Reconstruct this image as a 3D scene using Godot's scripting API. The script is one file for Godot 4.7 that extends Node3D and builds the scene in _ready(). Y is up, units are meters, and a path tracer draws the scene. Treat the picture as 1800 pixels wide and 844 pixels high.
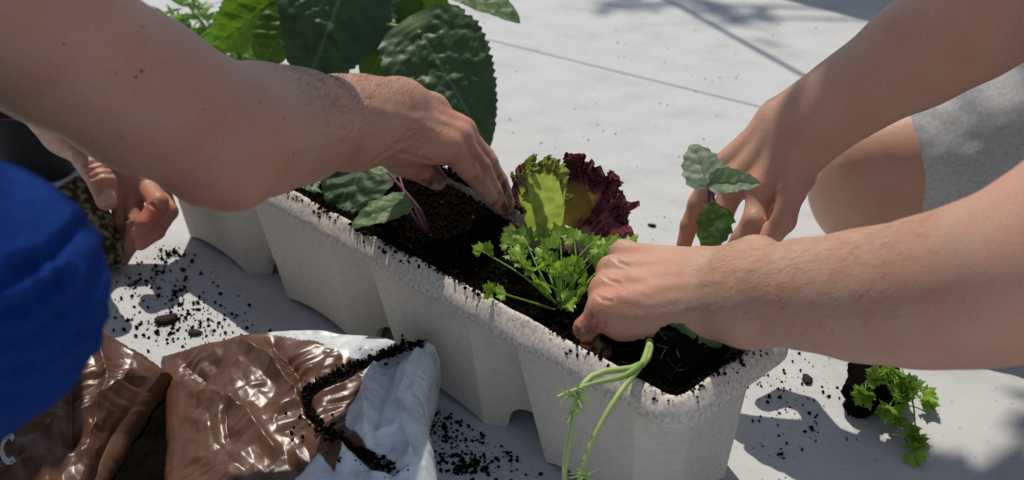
extends Node3D
# Two people planting seedlings into a long moulded planter on a pale slab terrace.
# Metres, y up. The camera stands at (0, EYE, 0) and looks along -z, tilted down.

const EYE := 0.7565
const FOCAL := 2100.0          # focal length in pixels of an 1800 x 844 picture
const TILT := 30.0
const YAW := 44.5              # how far the planter is turned
const ORIGIN := Vector3(-0.174, 0, -1.086)

var rng := RandomNumberGenerator.new()
var noise := FastNoiseLite.new()
var used := {}
var M := {}
var PLANTER := Transform3D()

# ---------------------------------------------------------------- helpers
func at(px: float, py: float, d: float) -> Vector3:      # a point d metres along the optical axis
	var a := (px - 900.0) / FOCAL * d
	var b := -(py - 422.0) / FOCAL * d
	var c := cos(deg_to_rad(TILT)); var s := sin(deg_to_rad(TILT))
	return Vector3(a, EYE + b * c - d * s, -b * s - d * c)

func on(px: float, py: float, h := 0.0) -> Vector3:      # a point at height h
	var v := (py - 422.0) / FOCAL
	return at(px, py, (EYE - h) / (sin(deg_to_rad(TILT)) + v * cos(deg_to_rad(TILT))))

func lin(r: float, g: float, b: float) -> Color:
	return Color(r, g, b).linear_to_srgb()

func numbered(called: String) -> String:
	used[called] = used.get(called, -1) + 1
	return called if used[called] == 0 else "%s_%03d" % [called, used[called]]

func tag(o: Node, label: String, category: String, group := "", kind := "") -> void:
	if label: o.set_meta("label", label)
	if category: o.set_meta("category", category)
	if group: o.set_meta("group", group)
	if kind: o.set_meta("kind", kind)

func thing(called: String, label: String, category: String, where := Vector3.ZERO, group := "", kind := "") -> Node3D:
	var o := Node3D.new()
	o.name = numbered(called)
	add_child(o)
	o.position = where
	tag(o, label, category, group, kind)
	return o

func part(called: String, mesh: Mesh, material: Material, parent: Node, xf := Transform3D()) -> MeshInstance3D:
	var o := MeshInstance3D.new()
	o.name = called if parent != self else numbered(called)
	o.mesh = mesh
	if material: o.material_override = material
	parent.add_child(o, true)
	o.transform = xf
	return o

func arrays(v: PackedVector3Array, n: PackedVector3Array, idx: PackedInt32Array, col := PackedColorArray(), uv := PackedVector2Array()) -> ArrayMesh:
	var a := []
	a.resize(Mesh.ARRAY_MAX)
	a[Mesh.ARRAY_VERTEX] = v
	a[Mesh.ARRAY_NORMAL] = n
	a[Mesh.ARRAY_INDEX] = idx
	if col.size(): a[Mesh.ARRAY_COLOR] = col
	if uv.size(): a[Mesh.ARRAY_TEX_UV] = uv
	var m := ArrayMesh.new()
	m.add_surface_from_arrays(Mesh.PRIMITIVE_TRIANGLES, a)
	return m

func smooth(v: PackedVector3Array, idx: PackedInt32Array, col := PackedColorArray(), uv := PackedVector2Array()) -> ArrayMesh:
	var n := PackedVector3Array()
	n.resize(v.size())
	for t in range(0, idx.size(), 3):
		var a := idx[t]; var b := idx[t + 1]; var c := idx[t + 2]
		var f := (v[c] - v[a]).cross(v[b] - v[a])      # clockwise fronts
		n[a] += f; n[b] += f; n[c] += f
	for i in n.size():
		n[i] = n[i].normalized() if n[i].length_squared() > 0.0 else Vector3.UP
	return arrays(v, n, idx, col, uv)

# a grid of points, rows x cols, as a smooth sheet; close joins the last column to the first
func sheet(p: PackedVector3Array, cols: int, close := false, col := PackedColorArray(), flip := false) -> ArrayMesh:
	var rows := p.size() / cols
	var idx := PackedInt32Array()
	for r in rows - 1:
		for c in (cols if close else cols - 1):
			var c2 := (c + 1) % cols
			var a := r * cols + c; var b := r * cols + c2; var d := (r + 1) * cols + c; var e := (r + 1) * cols + c2
			if flip: idx.append_array([a, d, b, b, d, e])
			else: idx.append_array([a, b, d, b, e, d])
	return smooth(p, idx, col)

# the same, closed, with flat faces
func faceted(p: PackedVector3Array, cols: int) -> ArrayMesh:
	var v := PackedVector3Array(); var n := PackedVector3Array(); var idx := PackedInt32Array()
	for r in p.size() / cols - 1:
		for c in cols:
			var q := [p[r * cols + c], p[r * cols + (c + 1) % cols], p[(r + 1) * cols + (c + 1) % cols], p[(r + 1) * cols + c]]
			var f: Vector3 = (q[3] - q[1]).cross(q[2] - q[0]).normalized()
			var o := v.size()
			for k in 4: v.append(q[k]); n.append(-f)
			idx.append_array([o, o + 3, o + 1, o + 1, o + 3, o + 2])
	return arrays(v, n, idx)

# a tube along points with radii
func tube(pts: Array, radii: Array, sides := 8, col := Color(1, 1, 1), tip := Color(-1, 0, 0)) -> ArrayMesh:
	var v := PackedVector3Array(); var cs := PackedColorArray()
	var side := Vector3.RIGHT
	for i in pts.size():
		var t: Vector3 = (pts[mini(i + 1, pts.size() - 1)] - pts[maxi(i - 1, 0)]).normalized()
		side = (side - t * side.dot(t))
		if side.length() < 0.01: side = t.cross(Vector3.UP if absf(t.y) < 0.9 else Vector3.RIGHT)
		side = side.normalized()
		var up := t.cross(side)
		for k in sides:
			var a := TAU * k / sides
			v.append(pts[i] + (side * cos(a) + up * sin(a)) * float(radii[i]))
			cs.append(col if tip.r < 0 else col.lerp(tip, float(i) / (pts.size() - 1)))
	return sheet(v, sides, true, cs, true)

func curve(pts: Array, n: int) -> Array:                 # a smooth line through the points
	var c := Curve3D.new()
	for i in pts.size():
		var t: Vector3 = (pts[mini(i + 1, pts.size() - 1)] - pts[maxi(i - 1, 0)]) / 6.0
		c.add_point(pts[i], -t, t)
	var out := []
	for i in n + 1:
		out.append(c.sample_baked(c.get_baked_length() * i / n, true))
	return out

func joined(list: Array) -> ArrayMesh:                   # several meshes of ONE part; items are [mesh, transform]
	var st := SurfaceTool.new()
	for e in list:
		st.append_from(e[0], 0, e[1])
	return st.commit()

# ---------------------------------------------------------------- materials
func grain(freq: float, size := 512, octaves := 4, kind := FastNoiseLite.TYPE_SIMPLEX_SMOOTH, seed_ := 1, ramp: Array = [], normal := 0.0) -> NoiseTexture2D:
	var f := FastNoiseLite.new()
	f.noise_type = kind
	f.frequency = freq
	f.fractal_octaves = octaves
	f.seed = seed_
	var t := NoiseTexture2D.new()
	t.width = size; t.height = size
	t.seamless = true
	t.noise = f
	if normal > 0.0:
		t.as_normal_map = true
		t.bump_strength = normal
	if ramp.size():
		var g := Gradient.new()
		g.offsets = PackedFloat32Array(ramp.map(func(r): return r[0]))
		g.colors = PackedColorArray(ramp.map(func(r): return r[1]))
		t.color_ramp = g
	return t

func grey(x: float) -> Color:
	return Color(x, x, x)

func mat(called: String, c: Color, rough := 0.8, spec := 0.5) -> StandardMaterial3D:
	var m := StandardMaterial3D.new()
	m.resource_name = called
	m.albedo_color = c
	m.roughness = rough
	m.metallic_specular = spec
	M[called] = m
	return m

func world_tex(m: StandardMaterial3D, scale: Vector3, world := true) -> void:
	m.uv1_triplanar = true
	m.uv1_world_triplanar = world
	m.uv1_scale = scale

func make_materials() -> void:
	# terrace slabs: pale cement board with fine streaks, pores and stains
	var m := mat("slab", lin(0.475, 0.485, 0.49), 0.75, 0.4)
	m.albedo_texture = grain(0.010, 1024, 6, FastNoiseLite.TYPE_SIMPLEX_SMOOTH, 4, [[0.0, Color(0.89, 0.89, 0.89)], [0.35, Color(0.955, 0.955, 0.955)], [0.6, Color(0.98, 0.98, 0.98)], [1.0, grey(1.0)]])
	world_tex(m, Vector3(0.8, 0.8, 1.1))
	m.heightmap_enabled = true
	m.heightmap_texture = grain(0.35, 512, 3, FastNoiseLite.TYPE_SIMPLEX_SMOOTH, 9)
	m.heightmap_scale = 0.012
	m.detail_enabled = true
	m.detail_blend_mode = BaseMaterial3D.BLEND_MODE_MUL
	m.detail_albedo = grain(0.035, 2048, 2, FastNoiseLite.TYPE_CELLULAR, 7, [[0.0, grey(0.40)], [0.04, grey(0.72)], [0.10, grey(0.97)], [0.2, grey(1.0)], [1.0, grey(1.0)]])
	m.detail_uv_layer = BaseMaterial3D.DETAIL_UV_1
	mat("ground", lin(0.30, 0.30, 0.29), 0.9)
	# moulded pulp of the planter
	m = mat("pulp", lin(0.60, 0.565, 0.505), 0.9, 0.3)
	m.albedo_texture = grain(0.03, 512, 5, FastNoiseLite.TYPE_SIMPLEX_SMOOTH, 14, [[0.0, Color(0.91, 0.90, 0.88)], [0.5, Color(0.97, 0.965, 0.955)], [1.0, Color(1, 1, 1)]])
	world_tex(m, Vector3(5, 9, 5), false)
	m.heightmap_enabled = true
	m.heightmap_texture = grain(0.30, 512, 3, FastNoiseLite.TYPE_SIMPLEX_SMOOTH, 15)
	m.heightmap_scale = 0.006
	m = mat("pulp_rim", lin(0.66, 0.61, 0.56), 0.95, 0.3)
	m.albedo_texture = grain(0.05, 512, 5, FastNoiseLite.TYPE_SIMPLEX_SMOOTH, 21, [[0.0, Color(0.72, 0.69, 0.65)], [0.42, Color(0.91, 0.90, 0.87)], [0.7, Color(1, 1, 1)], [1.0, Color(1, 1, 1)]])
	world_tex(m, Vector3(8, 8, 8), false)
	m.heightmap_enabled = true
	m.heightmap_texture = grain(0.22, 512, 3, FastNoiseLite.TYPE_SIMPLEX_SMOOTH, 22)
	m.heightmap_scale = 0.05
	m = mat("soil", lin(0.0048, 0.0040, 0.0034), 1.0, 0.0)
	m.specular_mode = BaseMaterial3D.SPECULAR_DISABLED
	m.vertex_color_use_as_albedo = true
	m = mat("crumb", Color(1, 1, 1), 1.0, 0.0)
	m.specular_mode = BaseMaterial3D.SPECULAR_DISABLED
	m.vertex_color_use_as_albedo = true

	m = mat("skin", Color(1, 1, 1), 0.48, 0.45)
	m.vertex_color_use_as_albedo = true
	m.albedo_texture = grain(0.045, 512, 4, FastNoiseLite.TYPE_SIMPLEX_SMOOTH, 31, [[0.0, Color(0.91, 0.86, 0.85)], [0.45, Color(0.98, 0.965, 0.96)], [1.0, Color(1, 1, 1)]])
	world_tex(m, Vector3(14, 14, 14), false)
	m.heightmap_enabled = true
	m.heightmap_texture = grain(0.06, 512, 3, FastNoiseLite.TYPE_CELLULAR, 32)
	m.heightmap_scale = 0.025
	m.detail_enabled = true
	m.detail_blend_mode = BaseMaterial3D.BLEND_MODE_MUL
	m.detail_albedo = grain(0.022, 1024, 2, FastNoiseLite.TYPE_CELLULAR, 33, [[0.0, Color(0.66, 0.52, 0.46)], [0.05, Color(0.88, 0.80, 0.76)], [0.12, Color(1, 1, 1)], [1.0, Color(1, 1, 1)]])
	m.subsurf_scatter_enabled = true
	m.subsurf_scatter_strength = 0.08
	m = mat("hair", Color(1, 1, 1), 0.45, 0.5)
	m.vertex_color_use_as_albedo = true
	for q in [["leaf", 0.52, 0.45, 0.22], ["thin_leaf", 0.5, 0.4, 1.0], ["parsley", 0.42, 0.45, 0.9]]:
		m = mat(q[0], Color(1, 1, 1), q[1], q[2])
		m.vertex_color_use_as_albedo = true
		m.cull_mode = BaseMaterial3D.CULL_DISABLED
		m.backlight_enabled = true
		m.backlight = lin(q[3], q[3], q[3] * 0.6)
	m = mat("stem", Color(1, 1, 1), 0.5, 0.4)
	m.vertex_color_use_as_albedo = true
	mat("net", lin(0.045, 0.085, 0.022), 0.6)
	m = mat("film", Color(1, 1, 1), 0.34, 0.45)
	m.albedo_texture = grain(0.02, 512, 5, FastNoiseLite.TYPE_SIMPLEX_SMOOTH, 51, [[0.0, grey(0.72)], [0.4, grey(0.93)], [1.0, grey(1.0)]])
	world_tex(m, Vector3(4, 4, 4), false)
	m.heightmap_enabled = true
	m.heightmap_texture = grain(0.05, 512, 4, FastNoiseLite.TYPE_SIMPLEX_SMOOTH, 52)
	m.heightmap_scale = 0.02
	m.vertex_color_use_as_albedo = true
	m.cull_mode = BaseMaterial3D.CULL_DISABLED
	mat("print_white", lin(0.55, 0.54, 0.52), 0.4)
	mat("black_plastic", lin(0.008, 0.009, 0.010), 0.6, 0.3)
	mat("clod", lin(0.035, 0.03, 0.026), 0.9, 0.2)
	mat("render_wall", lin(0.55, 0.54, 0.52), 0.9)
	mat("bark", lin(0.10, 0.075, 0.055), 0.9)
	mat("straw", lin(0.42, 0.32, 0.17), 0.9, 0.2)
	mat("mole", lin(0.16, 0.07, 0.05), 0.6)
	mat("brown_hair", lin(0.10, 0.06, 0.035), 0.6)
	mat("eye_white", lin(0.75, 0.73, 0.70), 0.2)
	mat("iris", lin(0.08, 0.10, 0.12), 0.2)
	mat("shirt_grey", lin(0.24, 0.25, 0.27), 0.95, 0.2)
	mat("shirt_white", lin(0.60, 0.60, 0.60), 0.95, 0.2)
	for q in [["blue_cloth", lin(0.007, 0.033, 0.18)], ["grey_cloth", lin(0.52, 0.52, 0.51)]]:
		m = mat(q[0], q[1], 0.95, 0.2)
		m.albedo_texture = grain(0.04, 512, 5, FastNoiseLite.TYPE_SIMPLEX_SMOOTH, 41, [[0.0, grey(0.78)], [0.5, grey(0.93)], [1.0, grey(1.0)]])
		world_tex(m, Vector3(9, 9, 9), false)
		m.heightmap_enabled = true
		m.heightmap_texture = grain(0.25, 512, 2, FastNoiseLite.TYPE_SIMPLEX_SMOOTH, 42)
		m.heightmap_scale = 0.05
	mat("shoe", lin(0.02, 0.021, 0.024), 0.7)
	mat("sole", lin(0.10, 0.10, 0.10), 0.8)
	mat("nail", lin(0.50, 0.29, 0.23), 0.35, 0.4)

# ---------------------------------------------------------------- the set
func setup() -> void:
	var cam := Camera3D.new()
	cam.name = "camera"
	add_child(cam)
	var lens := CameraAttributesPhysical.new()
	lens.frustum_focal_length = 59.7
	lens.exposure_aperture = 9.0
	lens.frustum_focus_distance = 1.12
	cam.attributes = lens
	cam.fov = rad_to_deg(2.0 * atan(422.0 / FOCAL))
	cam.position = Vector3(0, EYE, 0)
	cam.rotation_degrees = Vector3(-TILT, 0, 0)
	cam.near = 0.02
	cam.far = 200.0
	cam.current = true
	var e := Environment.new()
	e.background_mode = Environment.BG_SKY
	var sky := ProceduralSkyMaterial.new()
	sky.sky_top_color = Color(0.44, 0.49, 0.57)
	sky.sky_horizon_color = Color(0.71, 0.72, 0.74)
	sky.sky_curve = 0.16
	sky.ground_bottom_color = Color(0.32, 0.31, 0.30)
	sky.ground_horizon_color = Color(0.55, 0.55, 0.55)
	sky.sun_angle_max = 8.0
	e.sky = Sky.new()
	e.sky.sky_material = sky
	e.background_energy_multiplier = 1.6
	e.tonemap_mode = Environment.TONE_MAPPER_LINEAR
	e.tonemap_exposure = 1.0
	e.sdfgi_enabled = true; e.ssao_enabled = true; e.ssil_enabled = true
	var we := WorldEnvironment.new()
	we.name = "world_environment"
	we.environment = e
	add_child(we)
	var sun := DirectionalLight3D.new()
	sun.name = "sun"
	add_child(sun)
	sun.light_energy = 1.22
	sun.light_color = Color(1.0, 0.965, 0.91)
	sun.light_angular_distance = 0.55
	sun.shadow_enabled = true
	sun.look_at_from_position(Vector3(-0.13, 1.0, -0.605), Vector3.ZERO)

func chamfer_box(sx: float, sy: float, sz: float, b: float) -> ArrayMesh:     # top edges chamfered, origin at the top's centre
	var v := PackedVector3Array(); var idx := PackedInt32Array()
	var ring := func(y: float, k: float): 
		for c in [[-1, -1], [1, -1], [1, 1], [-1, 1]]: v.append(Vector3(c[0] * (sx / 2 - k), y, c[1] * (sz / 2 - k)))
	ring.call(-sy, 0.0); ring.call(-b, 0.0); ring.call(0.0, b)
	var st := SurfaceTool.new()
	st.begin(Mesh.PRIMITIVE_TRIANGLES)
	st.set_smooth_group(-1)
	var quad := func(a, b2, c, d):
		for i in [a, b2, c, a, c, d]: st.add_vertex(v[i])
	for r in 2:
		for k in 4:
			var n := (k + 1) % 4
			quad.call(r * 4 + k, r * 4 + n, r * 4 + 4 + n, r * 4 + 4 + k)
	quad.call(8, 9, 10, 11)
	quad.call(3, 2, 1, 0)
	st.generate_normals()
	return st.commit()

func build_floor() -> void:
	var g := part("ground", PlaneMesh.new(), M.ground, self)
	(g.mesh as PlaneMesh).size = Vector2(160, 160)
	g.position.y = -0.03
	tag(g, "flat grey ground stretching away beneath the terrace slabs", "ground", "", "structure")
	var f := thing("terrace_floor", "pale grey cement slab terrace with thin straight joints", "floor", Vector3.ZERO, "", "structure")
	# one joint passes through these two points of the floor
	var a := on(860, 70); var b := on(1345, 190)
	var along := (b - a).normalized()
	var turn := -atan2(along.z, along.x)
	var across := Vector3(-along.z, 0, along.x)
	var wide := 1.5; var long := 3.0; var gap := 0.0032
	var mesh := chamfer_box(long - gap, 0.024, wide - gap, 0.0012)
	for r in range(-4, 2):
		for k in range(-2, 3):
			var c := a + across * (wide * (r + 0.5)) + along * (long * (k + 0.5 * (absi(r) % 2)) + 0.95)
			part("floor_slab", mesh, M.slab, f, Transform3D(Basis(Vector3.UP, turn), c))

# planter: local x along its length, z outwards from its front, y up
func rounded_rect(x0: float, x1: float, z0: float, z1: float, r: float, step: float) -> Array:   # points run along the front (z1), right end, back, left end
	var p := []
	var cs := [[x1 - r, z1 - r, PI / 2, 0.0], [x1 - r, z0 + r, 0.0, -PI / 2], [x0 + r, z0 + r, -PI / 2, -PI], [x0 + r, z1 - r, -PI, -PI * 1.5]]
	for i in 4:
		var c = cs[i]; var q = cs[(i + 1) % 4]
		for k in 9:
			var t: float = lerpf(c[2], c[3], k / 8.0)
			p.append(Vector3(c[0] + r * cos(t), 0, c[1] + r * sin(t)))
		var from: Vector3 = p[-1]
		var to := Vector3(q[0] + r * cos(q[2]), 0, q[1] + r * sin(q[2]))
		var n := int(from.distance_to(to) / step)
		for k in range(1, n):
			p.append(from.lerp(to, float(k) / n))
	return p

func round_off(p: Array, r: float) -> Array:
	var out := []
	for i in p.size():
		var a: Array = p[(i - 1 + p.size()) % p.size()]; var b: Array = p[i]; var c: Array = p[(i + 1) % p.size()]
		for q in [a, c]:
			var la: float = (q[0] - b[0]).length()
			var k := minf(0.4, r / maxf(la, 0.001))
			out.append([b[0].lerp(q[0], k), b[1].lerp(q[1], k), lerpf(b[2], q[2], k)])
	return out

func build_planter() -> void:
	var t := thing("planter_box", "long off-white moulded pulp planter box filled with dark soil", "planter", ORIGIN)
	PLANTER = Transform3D(Basis(Vector3.UP, -deg_to_rad(YAW)), ORIGIN)
	t.transform = PLANTER
	var s := 0.205
	var top := 0.142
	# outer wall: [bottom point, top point, height of the lower edge]
	var w := []
	var add := func(xb: float, zb: float, xt: float, zt: float, hb: float): w.append([Vector3(xb, 0, zb), Vector3(xt, top, zt), hb])
	add.call(-0.330, 0.0, -0.334, 0.021, 0.0)
	var from := -0.330
	for r in [-s, 0.0, s, 9.0]:
		var to: float = r if r < 5 else 0.398
		for k in range(1, 13):
			var q := k / 13.0
			add.call(lerpf(from, to, q), 0.0, lerpf(from if from < -0.3 else from - 0.022, to, q), 0.021, 0.013 * pow(sin(PI * q), 0.7))
		add.call(to, 0.0, to if r < 5 else 0.407, 0.021, 0.0)
		if r > 5: break
		for k in range(1, 14):                               # the slanted plane, with the arched drain cut into its far part
			var q := k / 14.0
			var e := clampf((q - 0.36) / 0.60, 0, 1)
			add.call(to + 0.054 * q, -0.040 * q, to + 0.040 * q, 0.021 - 0.0185 * q, 0.026 * sqrt(maxf(0.0, 1.0 - pow(2 * e - 1, 2))))
		add.call(to + 0.054, -0.040, to + 0.040, 0.0025, 0.0)
		add.call(to + 0.062, -0.040, to + 0.044, 0.0025, 0.0)
		add.call(to + 0.084, 0.0, to + 0.062, 0.021, 0.0)
		from = to + 0.084
	add.call(0.424, -0.027, 0.437, -0.020, 0.0)
	for k in range(1, 8): add.call(0.424, -0.027 - 0.075 * k / 8.0, 0.437, -0.020 - 0.088 * k / 8.0, 0.012 * sin(PI * k / 8.0))
	add.call(0.424, -0.102, 0.437, -0.108, 0.0)
	add.call(0.398, -0.128, 0.407, -0.138, 0.0)
	for k in range(1, 30): add.call(lerpf(0.398, -0.330, k / 30.0), -0.128, lerpf(0.407, -0.334, k / 30.0), -0.138, 0.01 * absf(sin(PI * k / 7.5)))
	add.call(-0.330, -0.128, -0.334, -0.138, 0.0)
	add.call(-0.344, -0.110, -0.354, -0.112, 0.0)
	add.call(-0.344, -0.020, -0.354, -0.012, 0.0)
	w = round_off(w, 0.0010)
	var v := PackedVector3Array()
	var rows := 10
	for r in rows + 1:
		for c in w:
			var q := float(r) / rows
			var y: float = lerpf(c[2], top, q)
			var p: Vector3 = c[0].lerp(c[1], y / top)
			p.y = y
			v.append(p)
	for c in w:                                            # the wall's thickness, seen under its arches
		var p: Vector3 = c[0]
		v.append(Vector3(lerpf(p.x, 0.04, 0.02), c[2] + 0.001, lerpf(p.z, -0.064, 0.12)))
	var n: int = w.size()
	var ordered := PackedVector3Array(v.slice(n * (rows + 1)))
	ordered.append_array(v.slice(0, n * (rows + 1)))
	part("wall", faceted(ordered, n), M.pulp, t)
	var base := BoxMesh.new()
	base.size = Vector3(0.70, 0.006, 0.066)
	part("base", base, M.pulp, t, Transform3D(Basis(), Vector3(0.04, 0.032, -0.080)))
	# rim: a rolled lip, broken and fibrous along its crest
	var prof := [[-0.0225, 0.126], [-0.0222, 0.132], [-0.0215, 0.140], [-0.0205, 0.150], [-0.0195, 0.156], [-0.0180, 0.1602], [-0.0160, 0.1625], [-0.0138, 0.1630], [-0.0115, 0.1618], [-0.0090, 0.1592], [-0.0066, 0.1562], [-0.0042, 0.1530], [-0.0022, 0.1495], [-0.0008, 0.1460], [0.0, 0.1425], [-0.0005, 0.1400], [-0.002, 0.1382], [-0.006, 0.1375], [-0.011, 0.1385]]
	var ring := rounded_rect(-0.366, 0.456, -0.152, 0.024, 0.030, 0.0032)
	var rv := PackedVector3Array()
	for q in prof:
		for i in ring.size():
			var p: Vector3 = ring[i]
			var nx: Vector3 = ring[(i + 1) % ring.size()]; var pv: Vector3 = ring[(i - 1 + ring.size()) % ring.size()]
			var tan := (nx - pv).normalized()
			var outw := Vector3(-tan.z, 0, tan.x) * -1.0
			if outw.dot(p - Vector3(0.04, 0, -0.064)) < 0: outw = -outw
			var y: float = q[1]
			var o: Vector3 = p + outw * q[0]
			o.y = y
			var crest: float = clampf(1.0 - absf(q[0] + 0.0145) / 0.012, 0, 1) * clampf((y - 0.13) / 0.02, 0, 1)
			var arc := i * 0.0032
			var big := noise.get_noise_2d(arc * 600, 7.0)
			var fine := noise.get_noise_3d(arc * 3800, y * 5200, q[0] * 5200)
			var mid := noise.get_noise_3d(arc * 1300, y * 2600, q[0] * 2600 + 300)
			o.y += crest * (big * 0.0036 + mid * 0.0020 + fine * 0.0009)
			o += outw * ((fine * 0.0003 + mid * 0.0006 + big * 0.0016) * clampf((y - 0.1) / 0.03, 0, 1))
			rv.append(o)
	part("rim", sheet(rv, ring.size(), true, PackedColorArray(), true), M.pulp_rim, t)

func soil_height(x: float, z: float) -> float:            # planter coordinates
	var h := 0.142 + noise.get_noise_2d(x * 120, z * 120) * 0.010 + noise.get_noise_2d(x * 420 + 50, z * 420) * 0.006
	h += 0.020 * exp(-pow((x + 0.02) / 0.10, 2)) * exp(-pow((z + 0.10) / 0.05, 2))      # heaped beside the reaching hand
	h += 0.012 * exp(-pow((x + 0.2) / 0.1, 2))
	h -= 0.040 * smoothstep(0.26, 0.36, x)                  # hollow for the next plug
	return h

func crumb_mesh(seed_: int) -> ArrayMesh:
	var r := RandomNumberGenerator.new(); r.seed = seed_
	var s := SphereMesh.new()
	s.radius = 1.0; s.height = 2.0; s.radial_segments = 6; s.rings = 3
	var a := s.get_mesh_arrays()
	var v: PackedVector3Array = a[Mesh.ARRAY_VERTEX]
	for i in v.size():
		var k := v[i].snapped(Vector3.ONE * 0.01)
		var f := 0.75 + 0.65 * noise.get_noise_3d(k.x * 60 + seed_ * 31, k.y * 60, k.z * 60)
		v[i] = v[i] * f * Vector3(1, 0.75, 0.85)
	return smooth(v, a[Mesh.ARRAY_INDEX])

func scatter(called: String, label: String, category: String, places: Array, parent: Node = self) -> void:    # places: [position, size, colour]
	var mm := MultiMesh.new()
	mm.transform_format = MultiMesh.TRANSFORM_3D
	mm.use_colors = true
	mm.mesh = crumb_mesh(called.length())
	mm.instance_count = places.size()
	for i in places.size():
		var b := Basis.from_euler(Vector3(rng.randf() * TAU, rng.randf() * TAU, rng.randf() * TAU)).scaled(Vector3.ONE * float(places[i][1]))
		mm.set_instance_transform(i, Transform3D(b, places[i][0]))
		mm.set_instance_color(i, places[i][2])
	var o := MultiMeshInstance3D.new()
	o.name = numbered(called) if parent == self else called
	o.multimesh = mm
	o.material_override = M.crumb
	parent.add_child(o, true)
	tag(o, label, category, "", "stuff")

func soil_colour() -> Color:
	var k := rng.randf_range(0.5, 1.5)
	var c := Color(0.0090, 0.0068, 0.0054) * k
	if rng.randf() < 0.02: c = Color(0.04, 0.03, 0.021) * k
	c.a = 1
	return c

func build_soil() -> void:
	var v := PackedVector3Array(); var cs := PackedColorArray()
	var nx := 230; var nz := 42
	for j in nz + 1:
		for i in nx + 1:
			var x := lerpf(-0.340, 0.430, float(i) / nx); var z := lerpf(-0.126, -0.004, float(j) / nz)
			var cx := maxf(0.0, absf(x - 0.045) - 0.357) / 0.028; var cz := maxf(0.0, absf(z + 0.065) - 0.033) / 0.028
			if cx * cx + cz * cz > 1.0:
				var sh := 1.0 / sqrt(cx * cx + cz * cz)
				x = 0.045 + signf(x - 0.045) * (0.357 + cx * sh * 0.028); z = -0.065 + signf(z + 0.065) * (0.033 + cz * sh * 0.028)
			v.append(Vector3(x, soil_height(x, z), z)); cs.append(Color(1, 1, 1) * rng.randf_range(0.6, 1.2))
	var o := part("potting_soil", sheet(v, nx + 1, false, cs), M.soil, self, PLANTER)
	tag(o, "dark loose potting soil filling the long planter", "soil", "", "stuff")
	var list := []
	for i in 16000:
		var x := rng.randf_range(-0.33, 0.41); var z := rng.randf_range(-0.128, 0.0)
		if x > 0.39 and (z > -0.02 or z < -0.108): continue
		var s := 0.0006 + 0.0030 * pow(rng.randf(), 4)
		list.append([PLANTER * Vector3(x, soil_height(x, z) + s * 0.5, z), s, soil_colour()])
	scatter("soil_crumbs", "small dark crumbs lying loose over the planter soil", "soil", list)
	list = []
	var ring := rounded_rect(-0.366, 0.456, -0.152, 0.024, 0.030, 0.002)
	for i in 4200:
		var j := rng.randi() % ring.size()
		var p: Vector3 = ring[j]
		var dens := noise.get_noise_2d(p.x * 90, p.z * 90 + 40)
		if dens < rng.randf_range(-0.5, 0.55): continue
		var along: Vector3 = ring[(j + 1) % ring.size()] - ring[(j - 1 + ring.size()) % ring.size()]
		var inw := Vector3(along.z, 0, -along.x).normalized()
		if inw.dot(Vector3(0.04, 0, -0.064) - p) < 0: inw = -inw
		var k := 0.005 + 0.017 * pow(rng.randf(), 0.6)
		var q := p + inw * k
		q.y = 0.1632 if k > 0.012 else lerpf(0.151, 0.1632, (k - 0.003) / 0.009)
		var s := 0.0008 + 0.0026 * pow(rng.randf(), 3)
		list.append([PLANTER * q, s, soil_colour()])
	for i in 5200:                                           # soil pushed over the inner edge, heaped on the far rim beside the hand
		var back := rng.randf() < 0.45
		var x := rng.randfn() * (0.05 if back else 0.13) + (0.055 if back else 0.0)
		if x < -0.3 or x > 0.38: continue
		var z := (-0.128 - absf(rng.randfn()) * 0.008) if back else (0.0 + absf(rng.randfn()) * 0.006 * (1.0 + 1.2 * noise.get_noise_1d(x * 700)))
		if z < -0.148 or z > 0.016: continue
		var s := 0.0006 + 0.0030 * pow(rng.randf(), 4)
		list.append([PLANTER * Vector3(x, 0.163 + (0.012 * exp(-pow((x - 0.055) / 0.05, 2)) * rng.randf() if back else 0.002 * rng.randf()), z), s, soil_colour()])
	scatter("rim_crumbs", "dark soil crumbs stuck along the planter rim", "soil", list)

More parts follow.
